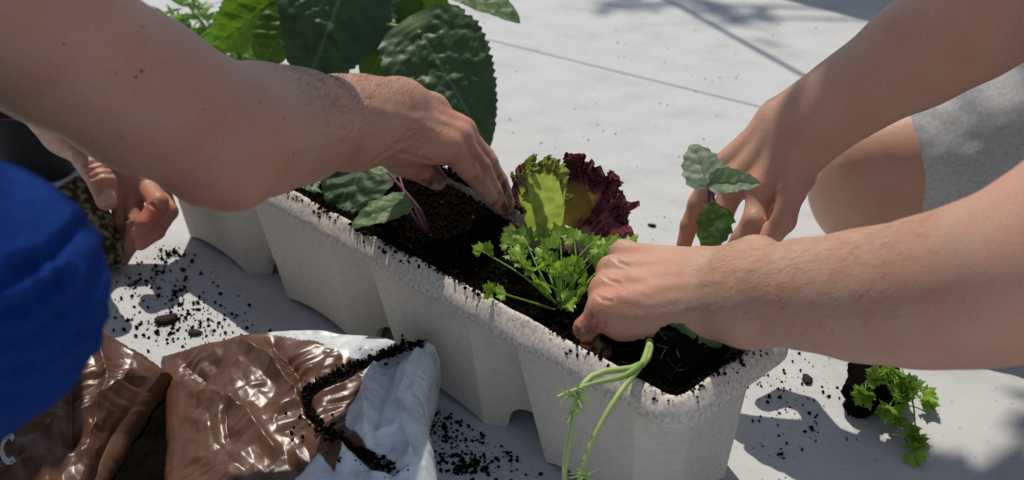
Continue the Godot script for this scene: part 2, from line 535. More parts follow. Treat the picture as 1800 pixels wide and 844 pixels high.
# ---------------------------------------------------------------- bodies: a field of tapered bones, meshed as surface nets
# groups: [[smoothness inside, smoothness towards the rest, [[a, b, ra, rb], ...]], ...]; cuts: [[a, b, r, smoothness], ...] are grooves
func body_mesh(groups: Array, cuts: Array, cell: float, arr: Array) -> void:      # adds to arr = [vertices, normals, indices]
	var A := PackedVector3Array(); var D := PackedVector3Array(); var RA := PackedFloat32Array(); var RD := PackedFloat32Array(); var IL := PackedFloat32Array()
	var G := PackedInt32Array(); var KI := PackedFloat32Array(); var KO := PackedFloat32Array()
	var lo := Vector3.ONE * 99; var hi := -lo
	for g in groups.size():
		KI.append(groups[g][0]); KO.append(groups[g][1])
		for b in groups[g][2]:
			A.append(b[0]); D.append(b[1] - b[0]); RA.append(b[2]); RD.append(b[3] - b[2]); G.append(g)
			IL.append(1.0 / maxf(1e-9, (b[1] - b[0]).length_squared()))
			var r: float = maxf(b[2], b[3])
			lo = lo.min(b[0].min(b[1]) - Vector3.ONE * r); hi = hi.max(b[0].max(b[1]) + Vector3.ONE * r)
	lo -= Vector3.ONE * cell * 4; hi += Vector3.ONE * cell * 4
	var B := 8
	var bx := int((hi.x - lo.x) / cell / B) + 1; var by := int((hi.y - lo.y) / cell / B) + 1; var bz := int((hi.z - lo.z) / cell / B) + 1
	var nx := bx * B; var ny := by * B; var nz := bz * B
	var sxy := nx * ny
	var F := PackedFloat32Array(); F.resize(nx * ny * nz); F.fill(1.0)
	var half := cell * B * 0.5
	var rad := half * 1.7321
	var active := []
	var near_ := PackedInt32Array()
	for kz in bz:
		for ky in by:
			for kx in bx:
				var mid := lo + Vector3(kx, ky, kz) * (cell * B) + Vector3.ONE * half
				near_.clear()
				var best := 9.0
				for i in A.size():
					var q := mid - A[i]
					var t := clampf(q.dot(D[i]) * IL[i], 0.0, 1.0)
					var d := (q - D[i] * t).length() - RA[i] - RD[i] * t
					if d < rad + 0.035: near_.append(i)
					if d < best: best = d
				if best > rad + 0.02: continue
				if best < -rad - cell * 3 - 0.004:
					for z in B:
						for y in B:
							var o := (kz * B + z) * sxy + (ky * B + y) * nx + kx * B
							for x in B: F[o + x] = -1.0
					continue
				active.append(Vector3i(kx, ky, kz))
				var nn := near_.size()
				var cl := []
				for c in cuts:
					if mid.distance_to((c[0] + c[1]) * 0.5) < rad + c[0].distance_to(c[1]) * 0.5 + c[2] + 0.01: cl.append(c)
				for z in B:
					for y in B:
						var o := (kz * B + z) * sxy + (ky * B + y) * nx + kx * B
						for x in B:
							var p := lo + Vector3(kx * B + x, ky * B + y, kz * B + z) * cell
							var total := 1.0
							var gd := 1.0
							var last := -1
							for j in nn:
								var i := near_[j]
								var q := p - A[i]
								var t := clampf(q.dot(D[i]) * IL[i], 0.0, 1.0)
								var d := (q - D[i] * t).length() - RA[i] - RD[i] * t
								if G[i] != last:
									if last >= 0:
										var ko := KO[last]
										var h := maxf(ko - absf(total - gd), 0.0) / ko
										total = minf(total, gd) - h * h * ko * 0.25
									last = G[i]
									gd = d
								else:
									var ki := KI[last]
									var h := maxf(ki - absf(gd - d), 0.0) / ki
									gd = minf(gd, d) - h * h * ki * 0.25
							if last >= 0:
								var ko := KO[last]
								var h := maxf(ko - absf(total - gd), 0.0) / ko
								total = minf(total, gd) - h * h * ko * 0.25
							for c in cl:
								var e: Vector3 = c[1] - c[0]
								var q: Vector3 = p - c[0]
								var t := clampf(q.dot(e) / e.length_squared(), 0.0, 1.0)
								var d: float = c[2] * (1.0 - absf(2 * t - 1) * 0.6) - (q - e * t).length()
								var k: float = c[3]
								var h := maxf(k - absf(total - d), 0.0) / k
								total = maxf(total, d) + h * h * k * 0.25
							F[o + x] = total
	var V: PackedVector3Array = arr[0]; var N: PackedVector3Array = arr[1]; var I: PackedInt32Array = arr[2]
	var at_cell := {}
	var off := PackedInt32Array([0, 1, nx, nx + 1, sxy, sxy + 1, sxy + nx, sxy + nx + 1])
	var f := PackedFloat32Array(); f.resize(8)
	var ea := [0, 2, 4, 6, 0, 1, 4, 5, 0, 1, 2, 3]
	var eb := [1, 3, 5, 7, 2, 3, 6, 7, 4, 5, 6, 7]
	var corner := PackedVector3Array()
	for i in 8: corner.append(Vector3(i & 1, (i >> 1) & 1, (i >> 2) & 1))
	for a in active:
		for z in B:
			var gz: int = a.z * B + z
			if gz >= nz - 1: continue
			for y in B:
				var gy: int = a.y * B + y
				if gy >= ny - 1: continue
				for x in B:
					var gx: int = a.x * B + x
					if gx >= nx - 1: continue
					var o := gz * sxy + gy * nx + gx
					var neg := 0
					for i in 8:
						f[i] = F[o + off[i]]
						if f[i] < 0.0: neg += 1
					if neg == 0 or neg == 8: continue
					var sum := Vector3.ZERO; var cnt := 0
					for e in 12:
						var fa := f[ea[e]]; var fb := f[eb[e]]
						if (fa < 0.0) != (fb < 0.0):
							sum += corner[ea[e]].lerp(corner[eb[e]], fa / (fa - fb)); cnt += 1
					var g := Vector3(f[1] + f[3] + f[5] + f[7] - f[0] - f[2] - f[4] - f[6], f[2] + f[3] + f[6] + f[7] - f[0] - f[1] - f[4] - f[5], f[4] + f[5] + f[6] + f[7] - f[0] - f[1] - f[2] - f[3])
					at_cell[o] = V.size()
					V.append(lo + (Vector3(gx, gy, gz) + sum / cnt) * cell)
					N.append(g.normalized())
	for a in active:
		for z in B:
			var gz: int = a.z * B + z
			for y in B:
				var gy: int = a.y * B + y
				for x in B:
					var gx: int = a.x * B + x
					var o := gz * sxy + gy * nx + gx
					if not at_cell.has(o): continue
					var s0 := F[o] < 0.0
					for k in 3:
						var e := 1 if k == 0 else (nx if k == 1 else sxy)
						if (F[o + e] < 0.0) == s0: continue
						var u := nx if k == 0 else (sxy if k == 1 else 1)
						var w := sxy if k == 0 else (1 if k == 1 else nx)
						if not (at_cell.has(o - u) and at_cell.has(o - w) and at_cell.has(o - u - w)): continue
						var q0: int = at_cell[o]; var q1: int = at_cell[o - u]; var q2: int = at_cell[o - u - w]; var q3: int = at_cell[o - w]
						if s0: I.append_array([q0, q2, q1, q0, q3, q2])
						else: I.append_array([q0, q1, q2, q0, q2, q3])
	arr[0] = V; arr[1] = N; arr[2] = I

func chain(pts: Array, radii: Array) -> Array:
	var out := []
	for i in pts.size() - 1:
		out.append([pts[i], pts[i + 1], radii[i], radii[i + 1]])
	return out

func px(list: Array) -> Array:
	return list.map(func(p): return at(p[0], p[1], p[2]))

# colours of living skin: mottled, redder over the joints given in warm, earth on the points given in dirt
func skin_colours(v: PackedVector3Array, base: Color, warm: Array, dirt: Array) -> PackedColorArray:
	var cs := PackedColorArray(); cs.resize(v.size())
	for i in v.size():
		var p := v[i]
		var a := noise.get_noise_3d(p.x * 900, p.y * 900, p.z * 900)
		var b := noise.get_noise_3d(p.x * 4200, p.y * 4200, p.z * 4200)
		var big := noise.get_noise_3d(p.x * 260, p.y * 260, p.z * 260 + 70)
		var red := 0.26 * a + 0.14 * b + 0.12 * big
		for w in warm:
			var d: float = p.distance_squared_to(w[0]) / (w[1] * w[1])
			if d < 4.0: red += w[2] * exp(-d)
		var c := Color(base.r * (1.0 + 0.05 * b + 0.10 * big), base.g * (1.0 - 0.45 * red + 0.05 * b + 0.10 * big), base.b * (1.0 - 0.50 * red + 0.05 * b + 0.10 * big))
		var e := 0.0
		for w in dirt:
			var d: float = p.distance_to(w[0])
			if d < w[1]: e = maxf(e, w[2] * smoothstep(-0.25, 0.35, b + 0.5 * a + 0.55 * (1.0 - 2.0 * d / w[1])))
		if e > 0.0: c = c.lerp(Color(0.035, 0.024, 0.017), e)
		c.a = 1
		cs[i] = c
	return cs

func hair_mesh(v: PackedVector3Array, n: PackedVector3Array, idx: PackedInt32Array, line: Array, count: int, up: Vector3, seed_: int) -> ArrayMesh:   # fine hairs along the bones of line [[a, b], ...], thickest on the side up
	var r := RandomNumberGenerator.new(); r.seed = seed_
	var hv := PackedVector3Array(); var hn := PackedVector3Array(); var hi := PackedInt32Array(); var hc := PackedColorArray()
	var tries := 0
	while hv.size() < count * 5 and tries < count * 40:
		tries += 1
		var t := (r.randi() % (idx.size() / 3)) * 3
		var p := v[idx[t]].lerp(v[idx[t + 1]], r.randf())
		var nn := n[idx[t]]
		var best := -1.0; var dir := Vector3.ZERO
		for l in line:
			var d: Vector3 = l[1] - l[0]
			var s: float = (p - l[0]).dot(d) / d.length_squared()
			if s > 0.0 and s < 1.0 and (p - l[0] - d * s).length() < 0.075:
				best = minf(1.0, 6.0 * s) * minf(1.0, 6.0 * (1.0 - s)); dir = d.normalized()
		if best < r.randf(): continue
		if 0.45 + 0.75 * nn.dot(up) < r.randf(): continue
		dir = (dir - nn * dir.dot(nn)).normalized()
		var side := nn.cross(dir)
		var lay := (dir + side * (r.randf_range(-0.5, 0.5) + 0.45) + nn * r.randf_range(0.1, 0.45)).normalized()
		var len_ := r.randf_range(0.006, 0.015)
		var w := lay.cross(nn).normalized() * r.randf_range(0.00003, 0.00005)
		var k := hv.size()
		var m := p + lay * len_ * 0.55 
		var e := p + lay * len_ - nn * len_ * 0.18
		hv.append_array([p - w, p + w, m + w * 0.8, m - w * 0.8, e])
		for q in 5: hn.append(nn); hc.append(Color(0.58, 0.38, 0.22) * r.randf_range(0.6, 1.3))
		hi.append_array([k, k + 1, k + 2, k, k + 2, k + 3, k + 3, k + 2, k + 4])
	return arrays(hv, hn, hi, hc)

func nail(tip: Vector3, dir: Vector3, face: Vector3, wide: float, long: float) -> ArrayMesh:     # a curved plate lying on a finger's end
	face = (face - dir * face.dot(dir)).normalized()
	var side := dir.cross(face)
	var v := PackedVector3Array()
	for j in 7:
		for i in 9:
			var s := (i / 8.0) * 2 - 1; var t := j / 6.0
			var w := wide * (0.82 + 0.18 * sin(PI * minf(t * 1.3, 1.0) * 0.5)) * (1.0 if t < 0.8 else sqrt(maxf(0.0, 1.0 - pow((t - 0.8) / 0.26, 2))))
			if t < 0.2: w *= sqrt(maxf(0.05, 1.0 - pow((0.2 - t) / 0.22, 2)))
			v.append(tip + dir * (t - 0.5) * long + side * s * w - face * (s * s * wide * 0.42 + (t - 0.5) * (t - 0.5) * long * 0.25))
	return sheet(v, 9)

func skin_surface(called: String, arr: Array, base: Color, warm: Array, dirt: Array, parent: Node) -> MeshInstance3D:
	var cs := skin_colours(arr[0], base, warm, dirt)
	return part(called, arrays(arr[0], arr[1], arr[2], cs), M.skin, parent)

# ---------------------------------------------------------------- people
func limb_hand(h: Dictionary) -> Array:      # groups of an arm with its hand
	var out := []
	out.append([0.030, 0.010, h.arm])
	var palm := []
	palm.append_array(h.palm)
	out.append([h.get("soft", 0.014), 0.018, palm])
	for f in h.fingers:
		out.append([0.004, h.get("web", 0.005), chain(f[0], f[1])])
	return out

func seen_from_eye(p: Vector3) -> Vector3:                   # where a point lies in the picture, and how deep
	var c := cos(deg_to_rad(TILT)); var s := sin(deg_to_rad(TILT))
	var y := p.y - EYE
	var d := -p.z * c - y * s
	return Vector3(900.0 + FOCAL * p.x / d, 422.0 - FOCAL * (y * c - p.z * s) / d, d)

func crease(arr: Array, lines: Array, wide: float, deep: float, far: float) -> void:   # presses folds of skin or cloth into a body
	var eye := Vector3(0, EYE, 0)
	var v: PackedVector3Array = arr[0]
	var curves := []
	for l in lines:
		var pts := []
		for k in range(0, l.size(), 2): pts.append(Vector2(l[k], l[k + 1]))
		curves.append(pts)
	for i in v.size():
		if arr[1][i].dot(eye - v[i]) < 0.0: continue
		var q := seen_from_eye(v[i])
		if q.z > far: continue
		var p := Vector2(q.x, q.y)
		for pts in curves:
			var d := line_near(p, pts)
			if d < wide * 3: v[i] -= arr[1][i] * deep * (exp(-pow(d / wide, 2)) - 0.35 * exp(-pow((d - wide * 1.8) / wide, 2)))
	arr[0] = v
	var n := PackedVector3Array(); n.resize(v.size())
	var idx: PackedInt32Array = arr[2]
	for t in range(0, idx.size(), 3):
		var f := (v[idx[t + 2]] - v[idx[t]]).cross(v[idx[t + 1]] - v[idx[t]])
		n[idx[t]] += f; n[idx[t + 1]] += f; n[idx[t + 2]] += f
	for i in n.size(): n[i] = n[i].normalized()
	arr[1] = n

func merge(arr: Array, more: Array) -> void:
	var o: int = arr[0].size()
	var v: PackedVector3Array = arr[0]; v.append_array(more[0]); arr[0] = v
	var n: PackedVector3Array = arr[1]; n.append_array(more[1]); arr[1] = n
	var idx: PackedInt32Array = arr[2]
	for k in more[2]: idx.append(k + o)
	arr[2] = idx

func tendons(bones: Array, n: Vector3, r: float) -> Array:      # cords and knuckles under the skin of a hand's back
	n = n.normalized()
	var out := []
	for b in bones:
		out.append([b[0].lerp(b[1], 0.25) + n * (lerpf(b[2], b[3], 0.25) - r * 0.35), b[1] + n * (b[3] - r * 0.2), r * 0.8, r])
		out.append([b[1] + n * (b[3] - 0.0065), b[1] + n * (b[3] - 0.006), 0.0085, 0.0085])
	return [0.006, 0.014, out]

func clothed(bones: Array, grow: float) -> Array:
	return bones.map(func(b): return [b[0], b[1], b[2] + grow, b[3] + grow])

func cloth_mesh(groups: Array, cell: float, fold: float, stretch: Vector3, seed_: int) -> ArrayMesh:
	var arr := [PackedVector3Array(), PackedVector3Array(), PackedInt32Array()]
	body_mesh(groups, [], cell, arr)
	var f := FastNoiseLite.new(); f.seed = seed_; f.frequency = 1.0; f.fractal_octaves = 3
	var v: PackedVector3Array = arr[0]
	for i in v.size():
		var q := v[i] * stretch
		v[i] += arr[1][i] * (f.get_noise_3dv(q) * fold)
	return smooth(v, arr[2])

func head_groups(c: Vector3, face: Vector3, down: Vector3) -> Array:     # skull, jaw, nose, brow, ears
	var side := face.cross(-down).normalized()
	var r := 0.078
	var g := [[c - face * 0.02, c + face * 0.015, r + 0.008, r], [c + down * 0.03 + face * 0.03, c + down * 0.085 + face * 0.045, 0.060, 0.036]]
	g.append([c + face * 0.088 + down * 0.01, c + face * 0.108 + down * 0.045, 0.009, 0.013])
	for s in [-1.0, 1.0]:
		g.append([c + face * 0.082 - down * 0.008 + side * 0.018 * s, c + face * 0.070 - down * 0.006 + side * 0.045 * s, 0.010, 0.010])
		g.append([c + face * 0.066 + down * 0.028 + side * 0.038 * s, c + face * 0.050 + down * 0.03 + side * 0.05 * s, 0.02, 0.02])
	g.append([c + face * 0.088 + down * 0.068 - side * 0.02, c + face * 0.088 + down * 0.068 + side * 0.02, 0.007, 0.007])
	var ears := []
	for s in [-1.0, 1.0]:
		ears.append([c + side * (r + 0.006) * s - down * 0.012 - face * 0.012, c + side * (r + 0.003) * s + down * 0.032, 0.013, 0.009])
	return [[0.022, 0.02, g], [0.01, 0.008, ears]]

func dress_head(o: Node, c: Vector3, face: Vector3, down: Vector3, colour: Material) -> void:
	var side := face.cross(-down).normalized()
	var hair := []
	for k in 60:
		var d := Vector3(rng.randfn(), rng.randfn(), rng.randfn()).normalized()
		if d.dot(-down) < -0.25 or d.dot(face) > 0.55 - 0.0 * d.dot(-down): continue
		var p := c - face * 0.012 + d * 0.080
		hair.append([p, p + (down * 0.02 - face * 0.012).slerp(Vector3(0, -0.01, 0), 0.2), 0.016, 0.008])
	hair.append([c - face * 0.02 - down * 0.006, c - face * 0.01 - down * 0.012, 0.088, 0.086])
	part("hair", cloth_mesh([[0.010, 0.01, hair]], 0.006, 0.002, Vector3(160, 60, 160), 5), colour, o)
	for s in [-1.0, 1.0]:
		var eye := SphereMesh.new()
		eye.radius = 0.0115; eye.height = 0.023
		var e := part("eye", eye, M.eye_white, o, Transform3D(Basis(), c + face * 0.078 + down * 0.012 + side * 0.031 * s))
		var iris := SphereMesh.new()
		iris.radius = 0.006; iris.height = 0.012
		part("iris", iris, M.iris, e, Transform3D(Basis(), face * 0.0068))
	for s in [-1.0, 1.0]:
		part("eyebrow", cloth_mesh([[0.002, 0.001, [[c + face * 0.090 - down * 0.014 + side * 0.016 * s, c + face * 0.078 - down * 0.014 + side * 0.047 * s, 0.004, 0.003]]]], 0.003, 0.0008, Vector3(300, 300, 300), 6), colour, o)

func shoe_mesh(ankle: Vector3, toe: Vector3) -> ArrayMesh:
	var f := Vector3(toe.x - ankle.x, 0, toe.z - ankle.z).normalized()
	var base := Vector3(ankle.x, 0.035, ankle.z)
	var side := Vector3(-f.z, 0, f.x)
	var g := [[base - f * 0.05, base + f * 0.06, 0.040, 0.042], [base + f * 0.06 + side * 0.01, Vector3(toe.x, 0.03, toe.z) - f * 0.035, 0.042, 0.034], [base - f * 0.02 + Vector3.UP * 0.005, base - f * 0.015 + Vector3.UP * 0.06, 0.042, 0.046]]
	return cloth_mesh([[0.03, 0.01, g]], 0.008, 0.001, Vector3(60, 60, 60), 9)

func sole_mesh(ankle: Vector3, toe: Vector3) -> ArrayMesh:
	var f := Vector3(toe.x - ankle.x, 0, toe.z - ankle.z).normalized()
	var base := Vector3(ankle.x, 0.0, ankle.z)
	var side := Vector3(-f.z, 0, f.x)
	var v := PackedVector3Array()
	for y in [0.001, 0.004, 0.022, 0.025]:
		for k in 32:
			var a := TAU * k / 32
			var grow := 0.004 if y > 0.003 and y < 0.024 else 0.0
			var l := lerpf(-0.085, Vector2(toe.x - ankle.x, toe.z - ankle.z).length() + 0.005, 0.5 + 0.5 * cos(a))
			v.append(base + f * l + side * sin(a) * (0.046 + grow) + Vector3.UP * y)
	return sheet(v, 32, true, PackedColorArray(), true)

func mole(parent: Node, pos: Vector3, r: float) -> void:
	var s := SphereMesh.new(); s.radius = r; s.height = r * 1.2; s.radial_segments = 10; s.rings = 5
	part("mole", s, M.mole, parent, Transform3D(Basis(), pos))

func on_skin(arr: Array, p2: Vector2) -> Vector3:          # where a line of sight first meets a body
	var best := 9e9; var hit := Vector3.ZERO
	var dir := (at(p2.x, p2.y, 1.0) - Vector3(0, EYE, 0)).normalized()
	for i in arr[0].size():
		var q: Vector3 = arr[0][i] - Vector3(0, EYE, 0)
		var t := q.dot(dir)
		if (q - dir * t).length() < 0.004 and t < best and arr[1][i].dot(dir) < 0.0:
			best = t; hit = arr[0][i]
	return hit

func build_people() -> void:
	var ft := [0.0128, 0.0114, 0.0100, 0.0086]
	# ---- the person on the left, in blue trousers
	var o := thing("person", "crouching person in blue trousers reaching a bare hairy arm into the soil", "person")
	var hand := {
		"arm": chain(px([[-400, -215, 0.615], [-100, -44, 0.71], [100, 74, 0.77], [250, 165, 0.83], [390, 236, 0.89], [455, 228, 0.945], [520, 222, 1.0], [600, 212, 1.07], [676, 205, 1.15]]), [0.058, 0.052, 0.0485, 0.0485, 0.0475, 0.0465, 0.0425, 0.0345, 0.0255])
			+ [[at(415, 306, 0.875), at(395, 292, 0.87), 0.018, 0.026], [at(640, 182, 1.11), at(715, 178, 1.15), 0.022, 0.018], [at(630, 240, 1.09), at(690, 240, 1.14), 0.026, 0.024]],
		"palm": [
			[at(690, 180, 1.165), at(803, 222, 1.222), 0.021, 0.0135], [at(700, 180, 1.16), at(760, 197, 1.19), 0.016, 0.016], [at(690, 200, 1.155), at(812, 234, 1.20), 0.020, 0.0128], [at(690, 215, 1.15), at(806, 247, 1.18), 0.021, 0.0128], [at(690, 232, 1.145), at(787, 263, 1.165), 0.021, 0.0125],
			[at(700, 245, 1.14), at(770, 262, 1.155), 0.018, 0.014], [at(682, 262, 1.165), at(716, 283, 1.185), 0.017, 0.0165]],
		"fingers": [
			[px([[803, 224, 1.222], [850, 276, 1.245], [875, 318, 1.262], [893, 352, 1.27]]), ft],
			[px([[812, 234, 1.20], [856, 287, 1.222], [878, 330, 1.24], [893, 366, 1.248]]), ft],
			[px([[806, 247, 1.18], [844, 296, 1.20], [864, 336, 1.218], [880, 364, 1.225]]), ft],
			[px([[787, 263, 1.165], [824, 300, 1.18], [846, 328, 1.196], [862, 348, 1.205]]), [0.0115, 0.0098, 0.0082, 0.007]],
			[px([[700, 275, 1.18], [728, 292, 1.195], [752, 304, 1.205], [768, 317, 1.21]]), [0.0165, 0.0135, 0.0125, 0.0105]]]}
	var groups := limb_hand(hand)
	var left := {
		"arm": chain([Vector3(-0.64, 0.62, -0.95)] + px([[-40, 0, 1.10], [40, 100, 1.220], [112, 222, 1.414]]), [0.05, 0.047, 0.042, 0.031]),
		"palm": [
			[at(118, 236, 1.431), at(205, 322, 1.443), 0.020, 0.0125], [at(125, 236, 1.438), at(231, 326, 1.449), 0.020, 0.0128], [at(130, 236, 1.438), at(258, 330, 1.449), 0.020, 0.0128], [at(135, 238, 1.431), at(284, 338, 1.449), 0.019, 0.012],
			[at(130, 246, 1.409), at(152, 276, 1.373), 0.019, 0.016]],
		"fingers": [
			[px([[205, 322, 1.443], [215, 382, 1.443], [207, 418, 1.455], [199, 444, 1.462]]), ft],
			[px([[231, 326, 1.449], [240, 392, 1.431], [228, 430, 1.438], [215, 456, 1.449]]), ft],
			[px([[258, 330, 1.449], [278, 356, 1.391], [255, 393, 1.380], [243, 411, 1.388]]), ft],
			[px([[284, 338, 1.449], [298, 372, 1.409], [276, 408, 1.394], [247, 430, 1.397]]), [0.0115, 0.0098, 0.0086, 0.0075]],
			[px([[152, 276, 1.373], [165, 298, 1.356], [180, 322, 1.344], [187, 351, 1.344]]), [0.0165, 0.0150, 0.0148, 0.0125]]]}
	var g2 := limb_hand(left)
	var arr := [PackedVector3Array(), PackedVector3Array(), PackedInt32Array()]
	groups.append(tendons(hand.palm.slice(1, 5), Vector3(0.25, 0.75, 0.35), 0.0035))
	body_mesh(groups, [], 0.0024, arr)
	crease(arr, [[694, 256, 720, 247, 744, 226], [736, 266, 748, 258, 760, 246], [700, 268, 730, 276, 756, 284], [660, 280, 690, 262, 712, 240]], 3.2, 0.0016, 1.22)
	crease(arr, [[520, 262, 570, 250, 625, 238, 690, 218, 745, 205, 785, 214], [590, 178, 650, 186, 715, 202, 768, 228], [470, 200, 530, 212, 600, 240]], 7.0, -0.0005, 1.22)
	var first: int = arr[0].size()
	var fine := [arr[0].duplicate(), arr[1].duplicate(), arr[2].duplicate()]
	var lower := [PackedVector3Array(), PackedVector3Array(), PackedInt32Array()]
	body_mesh(g2, [], 0.0026, lower)
	crease(lower, [[150, 292, 172, 284, 194, 284], [154, 303, 176, 294, 200, 294], [160, 313, 180, 305, 204, 306], [266, 360, 274, 366, 286, 368], [228, 396, 240, 398, 250, 396], [205, 386, 215, 388, 224, 386]], 3.0, 0.0020, 1.45)
	merge(arr, lower)
	var face := Vector3(0.60, -0.45, -0.66).normalized(); var down := Vector3(0.2, -0.85, -0.35)
	down = (down - face * down.dot(face)).normalized()
	var head := Vector3(-0.32, 0.79, -1.03)
	var sr := at(-400, -215, 0.615); var sl := Vector3(-0.64, 0.62, -0.95)
	var torso := [[sr, sl, 0.075, 0.075], [Vector3(-0.47, 0.56, -0.78), Vector3(-0.55, 0.50, -0.85), 0.115, 0.115], [Vector3(-0.52, 0.52, -0.80), Vector3(-0.82, 0.26, -0.50), 0.14, 0.145], [Vector3(-0.73, 0.25, -0.42), Vector3(-0.87, 0.25, -0.54), 0.125, 0.125]]
	var neck := [[Vector3(-0.47, 0.63, -0.88), head + down * 0.05 - face * 0.03, 0.058, 0.055]]
	var legs := chain([Vector3(-0.73, 0.24, -0.42), Vector3(-0.31, 0.415, -0.515), Vector3(-0.46, 0.25, -0.46), Vector3(-0.60, 0.09, -0.42)], [0.085, 0.048, 0.044, 0.034])
	legs += chain([Vector3(-0.87, 0.24, -0.54), Vector3(-0.63, 0.40, -0.93), Vector3(-0.70, 0.25, -0.84), Vector3(-0.78, 0.09, -0.76)], [0.085, 0.054, 0.046, 0.034])
	body_mesh([[0.05, 0.03, torso + legs], [0.03, 0.03, neck]] + head_groups(head, face, down), [], 0.010, arr)
	var warm := [[at(415, 335, 0.84), 0.05, 0.28], [at(725, 172, 1.12), 0.006, 0.7], [at(806, 232, 1.17), 0.03, 0.35], [at(850, 290, 1.18), 0.02, 0.5], [at(755, 310, 1.19), 0.02, 0.4], [at(230, 380, 1.37), 0.06, 0.9], [at(180, 330, 1.28), 0.03, 0.5]]
	var dirt := [[at(885, 358, 1.235), 0.034, 0.85], [at(765, 316, 1.2), 0.022, 0.75], [at(850, 300, 1.19), 0.03, 0.25], [at(210, 450, 1.40), 0.03, 0.35]]
	var b := skin_surface("body", arr, Color(0.43, 0.238, 0.168), warm, dirt, o)
	part("arm_hair", hair_mesh(fine[0], fine[1], fine[2], [[at(430, 215, 0.92), at(735, 175, 1.17)]], 5000, (Vector3.UP * 0.8 + Vector3.FORWARD * 0.6).normalized(), 11), M.hair, b).set_meta("kind", "stuff")
	for q in [[258, 128, 0.0016], [249, 140, 0.0013], [165, 260, 0.0012], [213, 133, 0.0008], [366, 195, 0.0009], [523, 276, 0.0009], [508, 208, 0.0008], [467, 178, 0.0008], [120, 85, 0.0010], [260, 40, 0.0009], [262, 50, 0.0007], [212, 247, 0.0008]]:
		var hit := on_skin(fine, Vector2(q[0], q[1]))
		if hit != Vector3.ZERO: mole(b, hit, q[2])
	var look := (Vector3(0, EYE, 0) - at(187, 343, 1.345)).normalized()
	part("thumb_nail", nail(at(187, 344, 1.345) + look * 0.0150, (at(189, 362, 1.345) - at(181, 322, 1.345)).normalized(), (look + Vector3(-0.05, 0.1, 0)).normalized(), 0.0098, 0.0205), M.nail, b)
	dress_head(o, head, face, down, M.brown_hair)
	# straw sun hat
	var hat := PackedVector3Array()
	for q in [[0.0, 0.105], [0.045, 0.104], [0.072, 0.098], [0.083, 0.085], [0.090, 0.030], [0.092, 0.008], [0.100, 0.002], [0.14, -0.004], [0.178, -0.013], [0.181, -0.014], [0.178, -0.016], [0.14, -0.007], [0.098, -0.001]]:
		for k in 40:
			var a2 := TAU * k / 40
			hat.append(Vector3(cos(a2) * q[0], q[1] + 0.008 * sin(a2 * 2.0) * q[0] / 0.18, sin(a2) * q[0]))
	var turn := Basis(Quaternion(Vector3.UP, (-down * 0.75 + Vector3.UP * 0.6).normalized()))
	part("sun_hat", sheet(hat, 40, true), M.straw, o, Transform3D(turn, head - down * 0.045 + face * 0.030))
	var shirt := clothed(torso, 0.014) + chain([sr, sr.lerp(at(-190, -100, 0.69), 0.1)], [0.076, 0.070]) + chain([sl, sl.lerp(at(-40, 0, 1.10), 0.4)], [0.078, 0.066])
	part("shirt", cloth_mesh([[0.05, 0.02, shirt]], 0.011, 0.008, Vector3(14, 6, 14), 3), M.shirt_grey, o)
	# trousers, the right knee pushed towards the camera
	var wear := clothed(legs, 0.015) + clothed([torso[3]], 0.032)
	wear += [[at(-36, 505, 0.62), at(-60, 495, 0.62), 0.055, 0.056], [at(-30, 478, 0.625), at(-200, 450, 0.62), 0.045, 0.060], [at(-46, 540, 0.62), at(-150, 640, 0.62), 0.050, 0.046]]
	var legs_cloth := [PackedVector3Array(), PackedVector3Array(), PackedInt32Array()]
	body_mesh([[0.035, 0.02, wear]], [], 0.0050, legs_cloth)
	crease(legs_cloth, [[-40, 610, 60, 590, 140, 530, 190, 440], [-40, 665, 80, 640, 170, 570], [-20, 705, 70, 690, 150, 630], [-40, 560, 40, 545, 110, 490], [20, 470, 90, 450, 160, 380], [-40, 500, 20, 495, 60, 470]], 13.0, 0.0050, 0.8)
	part("trousers", arrays(legs_cloth[0], legs_cloth[1], legs_cloth[2]), M.blue_cloth, o)
	for q in [[Vector3(-0.60, 0.09, -0.42), Vector3(-0.47, 0.03, -0.57)], [Vector3(-0.78, 0.09, -0.76), Vector3(-0.66, 0.03, -0.91)]]:
		var sh := part("shoe", shoe_mesh(q[0], q[1]), M.shoe, o)
		part("sole", sole_mesh(q[0], q[1]), M.sole, sh)

	# ---- the person on the right, in grey shorts
	o = thing("person", "kneeling person in grey shorts setting a seedling with both bare hands", "person")
